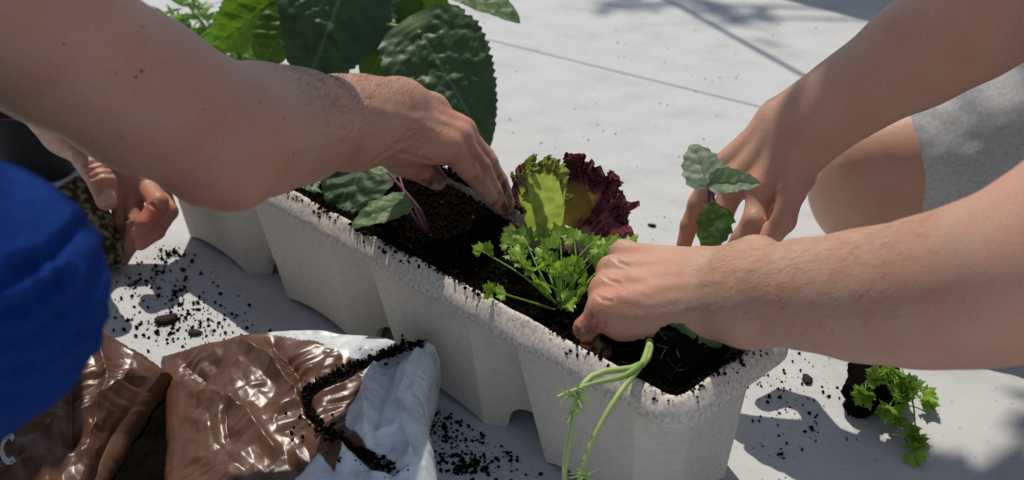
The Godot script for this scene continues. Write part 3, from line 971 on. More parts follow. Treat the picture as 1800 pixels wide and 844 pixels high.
	var near := {
		"soft": 0.022,
		"arm": chain([Vector3(0.52, 0.55, -0.70)] + px([[1795, 482, 0.80], [1690, 506, 0.84], [1600, 518, 0.88], [1500, 520, 0.92], [1400, 517, 0.965], [1310, 517, 1.0], [1242, 512, 1.035]]), [0.058, 0.052, 0.0495, 0.0465, 0.043, 0.0370, 0.0295, 0.0235])
			+ [[at(1330, 455, 1.02), at(1243, 478, 1.06), 0.019, 0.0155], [at(1310, 560, 0.99), at(1235, 544, 1.025), 0.019, 0.0155]],
		"palm": [
			[at(1225, 478, 1.075), at(1097, 452, 1.13), 0.020, 0.0132], [at(1222, 492, 1.06), at(1077, 480, 1.10), 0.021, 0.0135], [at(1220, 510, 1.045), at(1064, 514, 1.08), 0.021, 0.0132], [at(1220, 530, 1.035), at(1060, 547, 1.062), 0.021, 0.0128],
			[at(1215, 552, 1.03), at(1095, 567, 1.055), 0.0215, 0.0160], [at(1200, 500, 1.10), at(1140, 520, 1.14), 0.018, 0.018]],
		"fingers": [
			[px([[1097, 452, 1.13], [1082, 500, 1.175], [1092, 540, 1.185], [1110, 570, 1.18]]), ft],
			[px([[1077, 480, 1.10], [1058, 530, 1.145], [1078, 570, 1.16], [1100, 590, 1.155]]), ft],
			[px([[1064, 514, 1.08], [1046, 560, 1.11], [1066, 595, 1.12], [1090, 605, 1.115]]), ft],
			[px([[1060, 547, 1.062], [1029, 578, 1.063], [1040, 606, 1.08], [1062, 618, 1.095]]), [0.0122, 0.0104, 0.0092, 0.008]],
			[px([[1150, 520, 1.14], [1120, 545, 1.17], [1110, 575, 1.18], [1118, 598, 1.17]]), [0.017, 0.0135, 0.0125, 0.0105]]]}
	var far := {
		"soft": 0.018,
		"arm": chain([Vector3(0.60, 0.66, -1.02)] + px([[1765, -10, 1.02], [1690, 45, 1.055], [1600, 102, 1.09], [1500, 165, 1.125], [1440, 205, 1.145], [1398, 232, 1.16]]), [0.058, 0.050, 0.047, 0.0425, 0.0345, 0.030, 0.0265])
			+ [[at(1405, 200, 1.17), at(1375, 210, 1.18), 0.018, 0.017], [at(1425, 245, 1.14), at(1410, 262, 1.145), 0.018, 0.017]],
		"palm": [
			[at(1364, 224, 1.185), at(1256, 306, 1.20), 0.019, 0.0132], [at(1378, 230, 1.175), at(1292, 324, 1.182), 0.021, 0.0142], [at(1395, 240, 1.165), at(1337, 334, 1.162), 0.021, 0.0145], [at(1408, 250, 1.155), at(1392, 334, 1.147), 0.021, 0.0142],
			[at(1412, 262, 1.165), at(1404, 312, 1.185), 0.019, 0.016]],
		"fingers": [
			[px([[1392, 334, 1.147], [1378, 388, 1.130], [1352, 420, 1.138], [1322, 448, 1.15]]), ft],
			[px([[1337, 334, 1.162], [1326, 388, 1.148], [1304, 420, 1.155], [1284, 448, 1.165]]), ft],
			[px([[1292, 324, 1.182], [1268, 378, 1.182], [1254, 412, 1.188], [1250, 444, 1.192]]), ft],
			[px([[1256, 306, 1.20], [1228, 358, 1.208], [1212, 396, 1.213], [1202, 432, 1.215]]), [0.0122, 0.0104, 0.009, 0.0078]],
			[px([[1404, 312, 1.185], [1376, 350, 1.225], [1342, 388, 1.235], [1312, 420, 1.225]]), [0.016, 0.0132, 0.0125, 0.0105]]]}
	arr = [PackedVector3Array(), PackedVector3Array(), PackedInt32Array()]
	body_mesh(limb_hand(near) + [tendons(near.palm.slice(0, 4), Vector3(-0.15, 0.9, 0.35), 0.0042)], [], 0.0025, arr)
	crease(arr, [[1018, 566, 1024, 576, 1036, 584], [1014, 578, 1020, 588, 1032, 596], [1046, 556, 1054, 566, 1064, 572], [1080, 452, 1088, 462, 1104, 468], [1062, 486, 1072, 494, 1088, 498], [1050, 520, 1060, 528, 1076, 530]], 3.0, 0.0009, 1.16)
	crease(arr, [[1105, 482, 1150, 498, 1200, 500, 1262, 492], [1092, 522, 1140, 536, 1190, 524]], 7.0, -0.0004, 1.15)
	var fine2 := [arr[0].duplicate(), arr[1].duplicate(), arr[2].duplicate()]
	var i2: int = arr[2].size()
	body_mesh(limb_hand(far) + [tendons(far.palm.slice(0, 4), Vector3(-0.3, 0.7, 0.6), 0.004)], [], 0.0028, arr)
	head = Vector3(0.47, 0.82, -0.90)
	face = Vector3(-0.75, -0.6, 0.0).normalized(); down = Vector3(-0.55, -0.8, 0)
	down = (down - face * down.dot(face)).normalized()
	sl = Vector3(0.52, 0.55, -0.70); sr = Vector3(0.60, 0.66, -1.02)
	torso = [[sl, sr, 0.075, 0.075], [Vector3(0.60, 0.57, -0.78), Vector3(0.64, 0.62, -0.95), 0.115, 0.115], [Vector3(0.64, 0.58, -0.87), Vector3(0.90, 0.38, -1.05), 0.14, 0.145], [Vector3(0.90, 0.37, -0.97), Vector3(0.90, 0.37, -1.15), 0.125, 0.125]]
	neck = [[Vector3(0.58, 0.68, -0.88), head + down * 0.05 - face * 0.03, 0.058, 0.055]]
	var knee := at(1550, 326, 1.42)
	var hip := Vector3(0.90, 0.36, -1.15)
	legs = chain([hip, knee.lerp(hip, 0.35) + Vector3(0, 0.01, 0), knee, Vector3(0.66, 0.068, -1.36), Vector3(0.84, 0.055, -1.36)], [0.105, 0.090, 0.074, 0.060, 0.040])
	legs += [[knee + Vector3(-0.010, 0.028, 0.026), knee + Vector3(0.015, 0.045, 0.030), 0.052, 0.056], [at(1530, 268, 1.36), at(1560, 262, 1.365), 0.028, 0.026]]
	legs += chain([Vector3(0.90, 0.36, -0.97), Vector3(0.62, 0.47, -0.80), Vector3(0.63, 0.28, -0.80), Vector3(0.64, 0.09, -0.80)], [0.105, 0.066, 0.060, 0.040])
	body_mesh([[0.05, 0.03, torso + legs], [0.03, 0.03, neck]] + head_groups(head, face, down), [], 0.008, arr)
	warm = [[at(1068, 515, 1.05), 0.03, 0.3], [at(1030, 578, 1.05), 0.016, 0.7], [at(1700, 560, 0.8), 0.06, 0.12], [at(1385, 330, 1.13), 0.04, 0.4], [at(1210, 400, 1.2), 0.03, 0.5], [knee, 0.07, 0.3]]
	dirt = [[at(1040, 606, 1.07), 0.028, 0.9], [at(1100, 585, 1.13), 0.05, 0.8], [at(1030, 580, 1.05), 0.022, 0.5], [at(1070, 500, 1.09), 0.03, 0.18], [at(1270, 440, 1.17), 0.025, 0.4]]
	b = skin_surface("body", arr, Color(0.51, 0.30, 0.212), warm, dirt, o)
	part("arm_hair", hair_mesh(fine2[0], fine2[1], fine2[2], [[at(1760, 480, 0.81), at(1235, 490, 1.04)]], 4200, (Vector3.UP * 0.8 + Vector3.FORWARD * 0.6).normalized(), 12), M.hair, b).set_meta("kind", "stuff")
	dress_head(o, head, face, down, M.brown_hair)
	shirt = clothed(torso.slice(0, 3), 0.014) + chain([sl, sl.lerp(at(1795, 482, 0.80), 0.5)], [0.080, 0.070]) + chain([sr, sr.lerp(at(1765, -10, 1.02), 0.5)], [0.078, 0.068])
	part("shirt", cloth_mesh([[0.05, 0.02, shirt]], 0.011, 0.008, Vector3(14, 6, 14), 4), M.shirt_white, o)
	wear = clothed([torso[3]], 0.026) + [[hip, knee.lerp(hip, 0.19), 0.136, 0.108], [Vector3(0.90, 0.36, -0.97), Vector3(0.70, 0.44, -0.85), 0.134, 0.11]]
	part("shorts", cloth_mesh([[0.04, 0.02, wear]], 0.0065, 0.005, Vector3(10, 14, 10), 5), M.grey_cloth, o)
	for q in [[Vector3(0.64, 0.09, -0.80), Vector3(0.50, 0.03, -0.815)]]:
		var sh := part("shoe", shoe_mesh(q[0], q[1]), M.shoe, o)
		part("sole", sole_mesh(q[0], q[1]), M.sole, sh)

# ---------------------------------------------------------------- leaves and plants
# a leaf blade in its own axes: base at the origin, +z towards the tip, +y the upper side
func blade(p: Dictionary) -> ArrayMesh:
	var L: float = p.long; var W: float = p.wide
	var nt: int = p.get("rows", 44); var ns: int = p.get("cols", 24)
	var seed_: float = p.get("seed", 1.0)
	var veins: float = p.get("veins", 6.0)
	var v := PackedVector3Array(); var cs := PackedColorArray()
	var dark: Color = p.dark; var light: Color = p.light; var edge: Color = p.get("edge", dark)
	for i in nt + 1:
		var t := float(i) / nt
		var w: float
		match p.get("shape", "heart"):
			"heart": w = pow(maxf(0.0, sin(PI * pow(t, 0.52))), 0.72)
			"lance": w = pow(maxf(0.0, sin(PI * pow(t, 0.8))), 0.9)
			"lettuce": w = lerpf(0.45, 1.0, smoothstep(0.0, 0.55, t)) * (sqrt(maxf(0.0, 1.0 - pow((t - 0.72) / 0.28, 2))) if t > 0.72 else 1.0)
			_: w = pow(maxf(0.0, sin(PI * pow(t, 0.62))), 0.6)
		var teeth: float = p.get("teeth", 0.0)
		if teeth > 0.0:
			var u: float = t * p.get("tooth_count", 13.0)
			w *= 1.0 - teeth * (1.0 - absf(fposmod(u, 1.0) - 0.35) * 1.4) * clampf(t * 8, 0, 1) * (0.6 + 0.8 * absf(noise.get_noise_2d(floorf(u) * 77, seed_ * 40)))
		var bend: float = p.get("bend", 0.0) * t
		for j in ns + 1:
			var s := (float(j) / ns) * 2 - 1
			var a := absf(s)
			var x := s * w * W * 0.5
			var z := t * L
			z -= L * p.get("lobe", 0.0) * a * a * pow(1.0 - t, 3)
			var q := (t + 0.02) * veins - a * w * veins * 0.30
			var side := pow(absf(sin(PI * q)), 0.6)
			var mid_ := exp(-pow(x / (W * 0.012), 2))
			var y: float = p.get("pucker", 0.0) * (side * (1.0 - 0.6 * a) - 0.5) * clampf(w * 3, 0, 1)
			y += p.get("lump", 0.0) * (noise.get_noise_3d(x * 900 + seed_ * 90, z * 900, seed_ * 17) + 0.75 * noise.get_noise_3d(x * 3000 + seed_ * 90, z * 3000, seed_ * 7))
			y += p.get("fold", 0.0) * a * w * W * 0.5 - W * 0.006 * mid_
			var ruf: float = p.get("ruffle", 0.0)
			if ruf > 0.0:
				var e := pow(clampf(maxf(a - 0.35, t - 0.45) / 0.6, 0, 1), 1.5)
				var ph: float = (s * 11.0 + t * 9.0) * p.get("waves", 1.0)
				y += ruf * e * (sin(ph + seed_) + 0.7 * sin(ph * 2.3 + seed_ * 3.0) + 0.5 * sin(ph * 5.1 + seed_))
				x += ruf * 0.6 * e * sin(ph * 1.7 + 1.3 * seed_)
				z += ruf * 0.7 * e * sin(ph * 2.9 + 0.7)
			var r := 1.0
			if absf(bend) > 0.001:                 # roll the blade over along its length
				var R: float = L / p.bend
				var ang: float = z / R
				var zz := sin(ang) * (R + y)
				y = cos(ang) * (R + y) - R
				z = zz
			v.append(Vector3(x, y, z))
			var n1 := 0.5 + 0.5 * noise.get_noise_3d(x * 1400, z * 1400, seed_ * 50)
			var c := dark.lerp(light, 0.35 * n1 + p.get("vein_light", 0.5) * pow(1.0 - side, 3) * (1.0 - 0.5 * a))
			c = c.lerp(p.get("rib", light), mid_ * 0.85 * (1.0 - 0.5 * t))
			if p.has("edge"): c = c.lerp(edge, smoothstep(p.get("edge_from", 0.4), p.get("edge_to", 0.8), maxf(t, a * 0.85) + 0.25 * (n1 - 0.5)))
			c *= 0.85 + 0.3 * n1
			c.a = 1
			cs.append(c)
	return sheet(v, ns + 1, false, cs, true)

# a lettuce leaf: a smooth fan whose free margin is crimped into frills
func frilled(p: Dictionary) -> ArrayMesh:
	var L: float = p.long; var W: float = p.wide
	var nt := 70; var ns := 90
	var seed_: float = p.seed
	var v := PackedVector3Array(); var cs := PackedColorArray()
	for i in nt + 1:
		var t := float(i) / nt
		for j in ns + 1:
			var s := (float(j) / ns) * 2 - 1
			var a := absf(s)
			var w: float = lerpf(p.get("neck", 0.4), 1.0, pow(smoothstep(0.05, 1.0, t), 0.9))
			var x := s * w * W * 0.5
			var z := L * t * (1.0 - 0.16 * s * s)
			var m := maxf(t, (a - 0.25) / 0.75 * smoothstep(0.15, 0.6, t))     # 1 at the margin
			var e := smoothstep(p.get("smooth_to", 0.66), 1.0, m)
			var q := s * 3.2 + signf(s) * (1.0 - t) * 1.5
			var n1 := noise.get_noise_2d(q * 55 + seed_ * 300, m * 14)
			var n2 := noise.get_noise_2d(q * 150 + seed_ * 500, m * 40 + 90)
			var n3 := noise.get_noise_2d(q * 330 + seed_ * 100, m * 80 + 190)
			var A: float = p.get("frill", 0.009)
			var y := A * e * (1.6 * n1 + 1.1 * n2 + 0.7 * n3)
			x += A * e * (0.9 * noise.get_noise_2d(q * 120 + 40, seed_ * 70) + 0.6 * n3)
			z += A * e * (1.1 * noise.get_noise_2d(q * 90 + 400, seed_ * 30) + 0.8 * n2)
			y -= p.get("curl", 0.25) * W * s * s * w * 0.5 + p.get("lean", 0.0) * L * t * t
			y += 0.0016 * noise.get_noise_2d(x * 2200 + seed_ * 40, z * 2200) + p.get("twist", 0.0) * sin(s * 3.0 + 1.0) * t
			v.append(Vector3(x, y, z))
			var nn := 0.5 + 0.5 * noise.get_noise_2d(x * 3000, z * 3000 + seed_ * 60)
			var c: Color = p.dark.lerp(p.light, nn)
			c = c.lerp(p.edge, smoothstep(p.edge_from, p.edge_to, m + 0.35 * (nn - 0.5)))
			c = c.lerp(p.get("rib", p.light), 0.7 * exp(-pow(x / (W * 0.05), 2)) * (1.0 - t))
			c *= 0.85 + 0.3 * nn
			c.a = 1
			cs.append(c)
	return sheet(v, ns + 1, false, cs, true)

func aim(base: Vector3, tip: Vector3, up: Vector3) -> Transform3D:
	var z := (tip - base).normalized()
	var x := up.cross(z).normalized()
	return Transform3D(Basis(x, z.cross(x), z), base)

func put_leaf(parent: Node, base: Vector3, tip: Vector3, up: Vector3, m: Material, p: Dictionary, called := "leaf") -> void:
	p = p.duplicate()
	p.long = base.distance_to(tip) * p.get("stretch", 1.0)
	part(called, blade(p), m, parent, aim(base, tip, up))

func stalk(parent: Node, pts: Array, r0: float, r1: float, m: Material, a: Color, b: Color, called := "stem") -> void:
	var c := curve(pts, 14)
	var rs := []
	for i in c.size(): rs.append(lerpf(r0, r1, float(i) / (c.size() - 1)))
	part(called, tube(c, rs, 8, a, b), m, parent)

func parsley_leaf(seed_: int) -> ArrayMesh:                # a divided leaf of some toothed leaflets
	var r := RandomNumberGenerator.new(); r.seed = seed_
	var v := PackedVector3Array(); var idx := PackedInt32Array(); var cs := PackedColorArray()
	for k in 7:
		var a := (k - 3) * 0.46 + r.randf_range(-0.12, 0.12)
		var dir := Vector3(sin(a), 0, cos(a))
		var side := Vector3(dir.z, 0, -dir.x)
		var from := dir * 0.0015 + Vector3(0, r.randf_range(-0.0008, 0.0008), 0)
		var L := r.randf_range(0.008, 0.0125) * (1.0 - 0.10 * absf(k - 3))
		var tilt := r.randf_range(-0.5, 0.4)
		var tw := r.randf_range(-0.5, 0.5)
		var o := v.size()
		var shape := [[0.0, 0.05], [0.30, 0.20], [0.42, 0.52], [0.52, 0.30], [0.66, 0.50], [0.74, 0.22], [1.0, 0.0]]
		var col := Color(0.22, 0.37, 0.045) * r.randf_range(0.7, 1.35)
		for q in shape:
			for s in [-1.0, 0.0, 1.0]:
				var p: Vector3 = from + dir * L * q[0] + side * s * q[1] * L * 0.72
				p.y += L * (tilt * q[0] * q[0] - 0.30 * absf(s) * q[1] + tw * s * q[1] * 0.5)
				v.append(p)
				var c := col * (1.15 if s == 0.0 else 1.0)
				c.a = 1
				cs.append(c)
		for i in shape.size() - 1:
			for j in 2:
				var p0 := o + i * 3 + j
				idx.append_array([p0, p0 + 3, p0 + 1, p0 + 1, p0 + 3, p0 + 4])
	return smooth(v, idx, cs)

func parsley(o: Node, root: Vector3, tips: Array, size: float, extra := 2) -> void:
	var kinds := [parsley_leaf(1), parsley_leaf(2), parsley_leaf(3), parsley_leaf(4)]
	for t in tips:
		var mid := root.lerp(t, 0.5) + Vector3(rng.randf_range(-0.008, 0.008), rng.randf_range(0.0, 0.012), rng.randf_range(-0.008, 0.008))
		stalk(o, [root + Vector3(rng.randf_range(-0.004, 0.004), 0, rng.randf_range(-0.004, 0.004)), mid, t], 0.0013, 0.0007, M.stem, Color(0.16, 0.30, 0.05), Color(0.14, 0.30, 0.04))
		for k in 1 + extra:
			var d: Vector3 = (t - mid).normalized() + Vector3(rng.randf_range(-1, 1), rng.randf_range(-0.2, 0.8), rng.randf_range(-1, 1)) * (0.35 if k == 0 else 1.1)
			var base: Vector3 = t if k == 0 else mid.lerp(t, rng.randf_range(0.55, 1.0))
			var xf := aim(base, base + d, Vector3(rng.randf_range(-0.5, 0.5), 1, rng.randf_range(-0.2, 0.8)).normalized())
			xf.basis = xf.basis.scaled_local(Vector3.ONE * size * rng.randf_range(0.8, 1.25))
			part("leaf", kinds[rng.randi() % 4], M.parsley, o, xf)

func build_plants() -> void:
	var to_cam := Vector3(0, 0.45, 0.9).normalized()
	# broad-leaved plant at the far end of the planter
	var dk := Color(0.026, 0.068, 0.020); var lt := Color(0.070, 0.130, 0.042)
	var big := {"wide": 0.165, "shape": "heart", "lobe": 0.16, "teeth": 0.12, "tooth_count": 22.0, "pucker": 0.0028, "lump": 0.0040, "veins": 5.5, "fold": 0.10, "bend": 0.5, "dark": dk, "light": lt, "rib": Color(0.16, 0.24, 0.10), "rows": 80, "cols": 56, "vein_light": 0.45}
	var o := thing("broad_leaved_plant", "tall plant with large dark green toothed leaves behind the reaching hand", "plant", Vector3.ZERO)
	var root := PLANTER * Vector3(-0.25, 0.138, -0.075)
	var top := at(640, -160, 1.50)
	var midp := at(600, 60, 1.50)
	stalk(o, [root, midp, top], 0.0075, 0.005, M.stem, Color(0.10, 0.18, 0.04), Color(0.13, 0.24, 0.05))
	var leaves := [
		[[610, -35, 1.45], [536, 150, 1.40], 0.150, 1.0, {"bend": 0.55, "seed": 2.0}, Vector3(0.1, 0.35, 0.93)],
		[[740, 58, 1.42], [860, 252, 1.38], 0.135, 1.0, {"bend": 0.45, "seed": 5.0}, Vector3(0.15, 0.45, 0.88)],
		[[478, 0, 1.50], [362, 92, 1.50], 0.085, 1.0, {"bend": 0.3, "seed": 9.0, "dark": Color(0.09, 0.20, 0.02), "light": Color(0.16, 0.30, 0.05), "fold": 0.35}, Vector3(0.2, 0.3, 0.9)],
		[[480, -30, 1.53], [382, 22, 1.49], 0.075, 1.0, {"bend": 0.7, "seed": 4.0, "dark": Color(0.16, 0.24, 0.12), "light": Color(0.24, 0.32, 0.18)}, Vector3(0.1, 0.9, 0.35)],
		[[690, -50, 1.52], [792, 46, 1.50], 0.085, 1.0, {"bend": 0.3, "seed": 12.0, "dark": Color(0.10, 0.20, 0.02), "light": Color(0.18, 0.30, 0.04)}, Vector3(0.3, 0.3, 0.9)],
		[[790, -30, 1.50], [918, 14, 1.46], 0.060, 1.0, {"bend": 0.5, "seed": 14.0, "dark": Color(0.14, 0.22, 0.11), "light": Color(0.22, 0.30, 0.18)}, Vector3(0.0, 0.9, 0.4)],
		[[690, 60, 1.47], [640, 150, 1.46], 0.070, 1.0, {"bend": 0.4, "seed": 16.0, "dark": Color(0.07, 0.15, 0.02)}, Vector3(0.0, 0.3, 0.95)],
		[[655, 262, 1.33], [588, 372, 1.245], 0.095, 1.0, {"bend": 0.5, "seed": 21.0, "dark": Color(0.022, 0.065, 0.02)}, Vector3(-0.1, 0.7, 0.7)],
		[[575, 300, 1.34], [522, 362, 1.275], 0.060, 1.0, {"bend": 0.5, "seed": 23.0}, Vector3(-0.1, 0.8, 0.6)],
		[[690, 20, 1.46], [715, 140, 1.44], 0.075, 1.0, {"bend": 0.4, "seed": 41.0, "dark": Color(0.06, 0.13, 0.02)}, Vector3(0.2, 0.3, 0.95)],
		[[500, 40, 1.47], [452, 120, 1.46], 0.07, 1.0, {"bend": 0.4, "seed": 43.0, "dark": Color(0.10, 0.20, 0.03)}, Vector3(-0.2, 0.4, 0.9)],
		[[700, 10, 1.48], [760, 30, 1.52], 0.06, 1.0, {"bend": 0.4, "seed": 45.0, "dark": Color(0.14, 0.24, 0.03)}, Vector3(0.1, 0.5, 0.9)],
		[[640, -160, 1.50], [560, -60, 1.62], 0.16, 1.0, {"bend": 0.6, "seed": 25.0}, Vector3(0.0, 0.9, 0.2)],
		[[650, -170, 1.50], [770, -70, 1.60], 0.16, 1.0, {"bend": 0.6, "seed": 27.0}, Vector3(0.1, 0.9, -0.1)],
		[[640, -170, 1.50], [480, -170, 1.45], 0.15, 1.0, {"bend": 0.6, "seed": 29.0}, Vector3(0.0, 0.95, 0.1)],
		[[640, -175, 1.50], [690, -260, 1.55], 0.14, 1.0, {"bend": 0.6, "seed": 31.0}, Vector3(0.0, 0.9, 0.3)],
		[[600, 90, 1.51], [560, 40, 1.64], 0.13, 1.0, {"bend": 0.6, "seed": 33.0}, Vector3(0.0, 0.9, -0.2)]]
	for q in leaves:
		var p: Dictionary = big.duplicate()
		p.merge(q[4], true)
		p.wide = q[2]
		if not q[4].has("fold") and q[2] < 0.1: p.rows = 44; p.cols = 30; p.lump = 0.003
		var base := at(q[0][0], q[0][1], q[0][2]); var tip := at(q[1][0], q[1][1], q[1][2])
		put_leaf(o, base, tip, q[5], M.thin_leaf if q[4].has("dark") else M.leaf, p)
		var join: Vector3 = root.lerp(midp, clampf(inverse_lerp(root.y, midp.y, base.y) * 0.8, 0.05, 1.0)) if base.y < midp.y + 0.03 else midp.lerp(top, clampf(inverse_lerp(midp.y, top.y, base.y) - 0.15, 0, 1))
		stalk(o, [join, join.lerp(base, 0.5) + Vector3(0, 0.012, 0), base], 0.0034, 0.0024, M.stem, Color(0.13, 0.24, 0.05), Color(0.22, 0.33, 0.10), "leaf_stalk")
	# fine light green herb behind it
	o = thing("feathery_herb", "feathery light green herb standing behind the broad leaves", "plant")
	root = on(430, 170, 0.0)
	for k in 16:
		var tip := at(rng.randf_range(285, 500), rng.randf_range(-60, 70), rng.randf_range(1.66, 1.78))
		var c := curve([root, root.lerp(tip, 0.5) + Vector3(0, 0.02, 0), tip], 16)
		var rs := []
		for i in c.size(): rs.append(lerpf(0.0022, 0.0008, i / 16.0))
		part("stem", tube(c, rs, 6, Color(0.2, 0.34, 0.08)), M.stem, o)
		for i in range(5, 17):
			for s in 3:
				var d := Vector3(rng.randf_range(-1, 1), rng.randf_range(0.1, 0.9), rng.randf_range(-1, 1)).normalized()
				put_leaf(o, c[i], c[i] + d * rng.randf_range(0.016, 0.034), Vector3(rng.randf_range(-1, 1), 1, rng.randf_range(-1, 1)), M.thin_leaf, {"wide": rng.randf_range(0.005, 0.009), "shape": "lance", "rows": 6, "cols": 2, "bend": 0.5, "fold": 0.3, "dark": Color(0.13, 0.27, 0.05), "light": Color(0.20, 0.36, 0.08)})
	# lettuce
	o = thing("lettuce_seedling", "frilled red and green lettuce standing in the middle of the planter", "lettuce")
	var gr := Color(0.36, 0.48, 0.10); var gl := Color(0.50, 0.60, 0.20); var pu := Color(0.15, 0.042, 0.070)
	var core := at(975, 425, 1.225)
	var olive := Color(0.20, 0.15, 0.04)
	var lets := [
		[[966, 430, 1.215], [954, 282, 1.152], {"seed": 1.0, "wide": 0.042, "neck": 0.62, "dark": gr, "light": gl, "edge": Color(0.24, 0.17, 0.06), "edge_from": 0.85, "edge_to": 1.15, "curl": 0.45, "frill": 0.009, "smooth_to": 0.8}, Vector3(-0.2, 0.25, 0.95)],
		[[950, 430, 1.225], [922, 292, 1.180], {"seed": 2.0, "wide": 0.030, "neck": 0.5, "dark": gr, "light": gl, "edge": pu * 1.5, "edge_from": 0.75, "edge_to": 0.95, "curl": 0.2, "frill": 0.006}, Vector3(0.2, 0.3, 0.9)],
		[[985, 430, 1.235], [1050, 286, 1.205], {"seed": 3.0, "wide": 0.056, "neck": 0.38, "twist": 0.012, "dark": olive, "light": Color(0.26, 0.19, 0.06), "edge": pu, "edge_from": 0.52, "edge_to": 0.80, "curl": -0.25, "frill": 0.015}, Vector3(-0.45, 0.35, 0.8)],
		[[992, 432, 1.225], [1088, 352, 1.235], {"seed": 5.0, "twist": 0.01, "wide": 0.050, "neck": 0.35, "dark": Color(0.2, 0.10, 0.08), "light": Color(0.26, 0.15, 0.12), "edge": pu * 1.4, "edge_from": 0.3, "edge_to": 0.65, "curl": 0.2, "frill": 0.014}, Vector3(-0.35, 0.8, 0.5)],
		[[988, 434, 1.205], [1060, 408, 1.20], {"seed": 7.0, "wide": 0.046, "neck": 0.4, "dark": Color(0.3, 0.18, 0.13), "light": Color(0.36, 0.22, 0.18), "edge": pu * 2.0, "edge_from": 0.6, "edge_to": 1.0, "curl": 0.3, "frill": 0.007}, Vector3(0.0, 0.9, 0.5)],
		[[968, 432, 1.21], [888, 414, 1.205], {"seed": 9.0, "wide": 0.040, "neck": 0.4, "dark": Color(0.32, 0.22, 0.18), "light": Color(0.40, 0.28, 0.24), "edge": Color(0.26, 0.12, 0.12), "edge_from": 0.5, "edge_to": 1.0, "curl": 0.3, "frill": 0.007}, Vector3(0.1, 0.85, 0.5)]]
	for q in lets:
		var base := at(q[0][0], q[0][1], q[0][2]); var tip := at(q[1][0], q[1][1], q[1][2])
		q[2].long = base.distance_to(tip)
		part("leaf", frilled(q[2]), M.thin_leaf, o, aim(base, tip, q[3]))
	stalk(o, [core + Vector3(0, -0.03, 0), core + Vector3(0, 0.008, 0)], 0.010, 0.008, M.stem, Color(0.3, 0.36, 0.18), Color(0.3, 0.36, 0.16))
	# parsley
	o = thing("parsley_plant", "bright green curly parsley in front of the lettuce", "parsley")
	var tips := []
	for q in [[848, 442, 1.15], [868, 512, 1.09], [896, 432, 1.16], [925, 425, 1.17], [955, 418, 1.16], [985, 422, 1.14], [1010, 425, 1.13], [1040, 428, 1.15], [1062, 436, 1.14], [1100, 428, 1.17], [1040, 462, 1.11], [1010, 470, 1.10], [960, 455, 1.11], [915, 450, 1.13], [935, 470, 1.10], [985, 480, 1.09], [1020, 500, 1.09], [960, 500, 1.09], [995, 530, 1.09], [900, 415, 1.19], [970, 440, 1.13], [1075, 455, 1.13]]:
		tips.append(at(q[0], q[1], q[2]))
	parsley(o, on(988, 548, 0.138), tips, 1.2, 1)
	# kohlrabi seedling by the left hand
	o = thing("kohlrabi_seedling", "small seedling with one pale toothed leaf and purple stems near planter rim", "seedling")
	var kd := Color(0.10, 0.20, 0.07); var kl := Color(0.22, 0.32, 0.17); var kp := Color(0.13, 0.05, 0.08)
	var ko := {"shape": "ovate", "rows": 48, "cols": 32, "teeth": 0.24, "tooth_count": 5.0, "pucker": 0.0010, "lump": 0.003, "veins": 4.0, "fold": 0.12, "bend": 0.3, "dark": kd, "light": kl, "rib": Color(0.16, 0.09, 0.10), "vein_light": 0.4}
	var p1: Dictionary = ko.duplicate()
	p1.merge({"wide": 0.036, "seed": 3.0, "dark": Color(0.20, 0.32, 0.14), "light": Color(0.30, 0.42, 0.24)}, true)
	put_leaf(o, at(722, 350, 1.20), at(618, 388, 1.17), Vector3(-0.1, 0.85, 0.5), M.thin_leaf, p1)
	root = on(752, 412, 0.146)
	stalk(o, [root, at(742, 392, 1.205), at(722, 350, 1.20)], 0.0022, 0.0013, M.stem, kp * 1.2, kp * 1.6)
	stalk(o, [root, at(738, 370, 1.215), at(682, 303, 1.23)], 0.0022, 0.0014, M.stem, kp, kp * 1.6)
	p1.merge({"wide": 0.03, "seed": 7.0}, true)
	put_leaf(o, at(682, 303, 1.23), at(640, 262, 1.26), Vector3(0.1, 0.8, 0.5), M.thin_leaf, p1)
	stalk(o, [root, at(722, 372, 1.21), at(702, 310, 1.23), at(690, 285, 1.25)], 0.0018, 0.0012, M.stem, kp, kp * 1.6)
	# kohlrabi seedling held by the hands at the near end
	o = thing("kohlrabi_seedling", "purple stemmed seedling with grey green leaves held between two hands", "seedling")
	for q in [
		[[1246, 330, 1.10], [1216, 246, 1.125], 0.042, {"seed": 2.0, "dark": Color(0.19, 0.27, 0.19), "light": Color(0.32, 0.39, 0.31)}, Vector3(-0.1, 0.35, 0.9)],
		[[1246, 322, 1.10], [1335, 318, 1.08], 0.028, {"seed": 5.0, "fold": 0.5, "dark": Color(0.19, 0.30, 0.18), "light": Color(0.28, 0.38, 0.26)}, Vector3(0.0, 0.75, 0.65)],
		[[1268, 362, 1.085], [1240, 440, 1.065], 0.040, {"seed": 8.0, "dark": Color(0.055, 0.13, 0.03), "light": Color(0.12, 0.2, 0.06)}, Vector3(0.1, 0.3, 0.95)]]:
		var p: Dictionary = ko.duplicate()
		p.merge(q[3], true)
		p.wide = q[2]
		put_leaf(o, at(q[0][0], q[0][1], q[0][2]), at(q[1][0], q[1][1], q[1][2]), q[4], M.thin_leaf, p)
	root = PLANTER * Vector3(0.396, 0.190, -0.082)
	stalk(o, [root, at(1246, 440, 1.10), at(1246, 330, 1.10)], 0.0026, 0.0013, M.stem, kp, kp)
	stalk(o, [root, at(1252, 450, 1.095), at(1258, 370, 1.095), at(1246, 322, 1.10)], 0.0024, 0.0013, M.stem, kp, kp)
	stalk(o, [root, at(1248, 470, 1.085), at(1268, 362, 1.085)], 0.0024, 0.0014, M.stem, kp, kp)
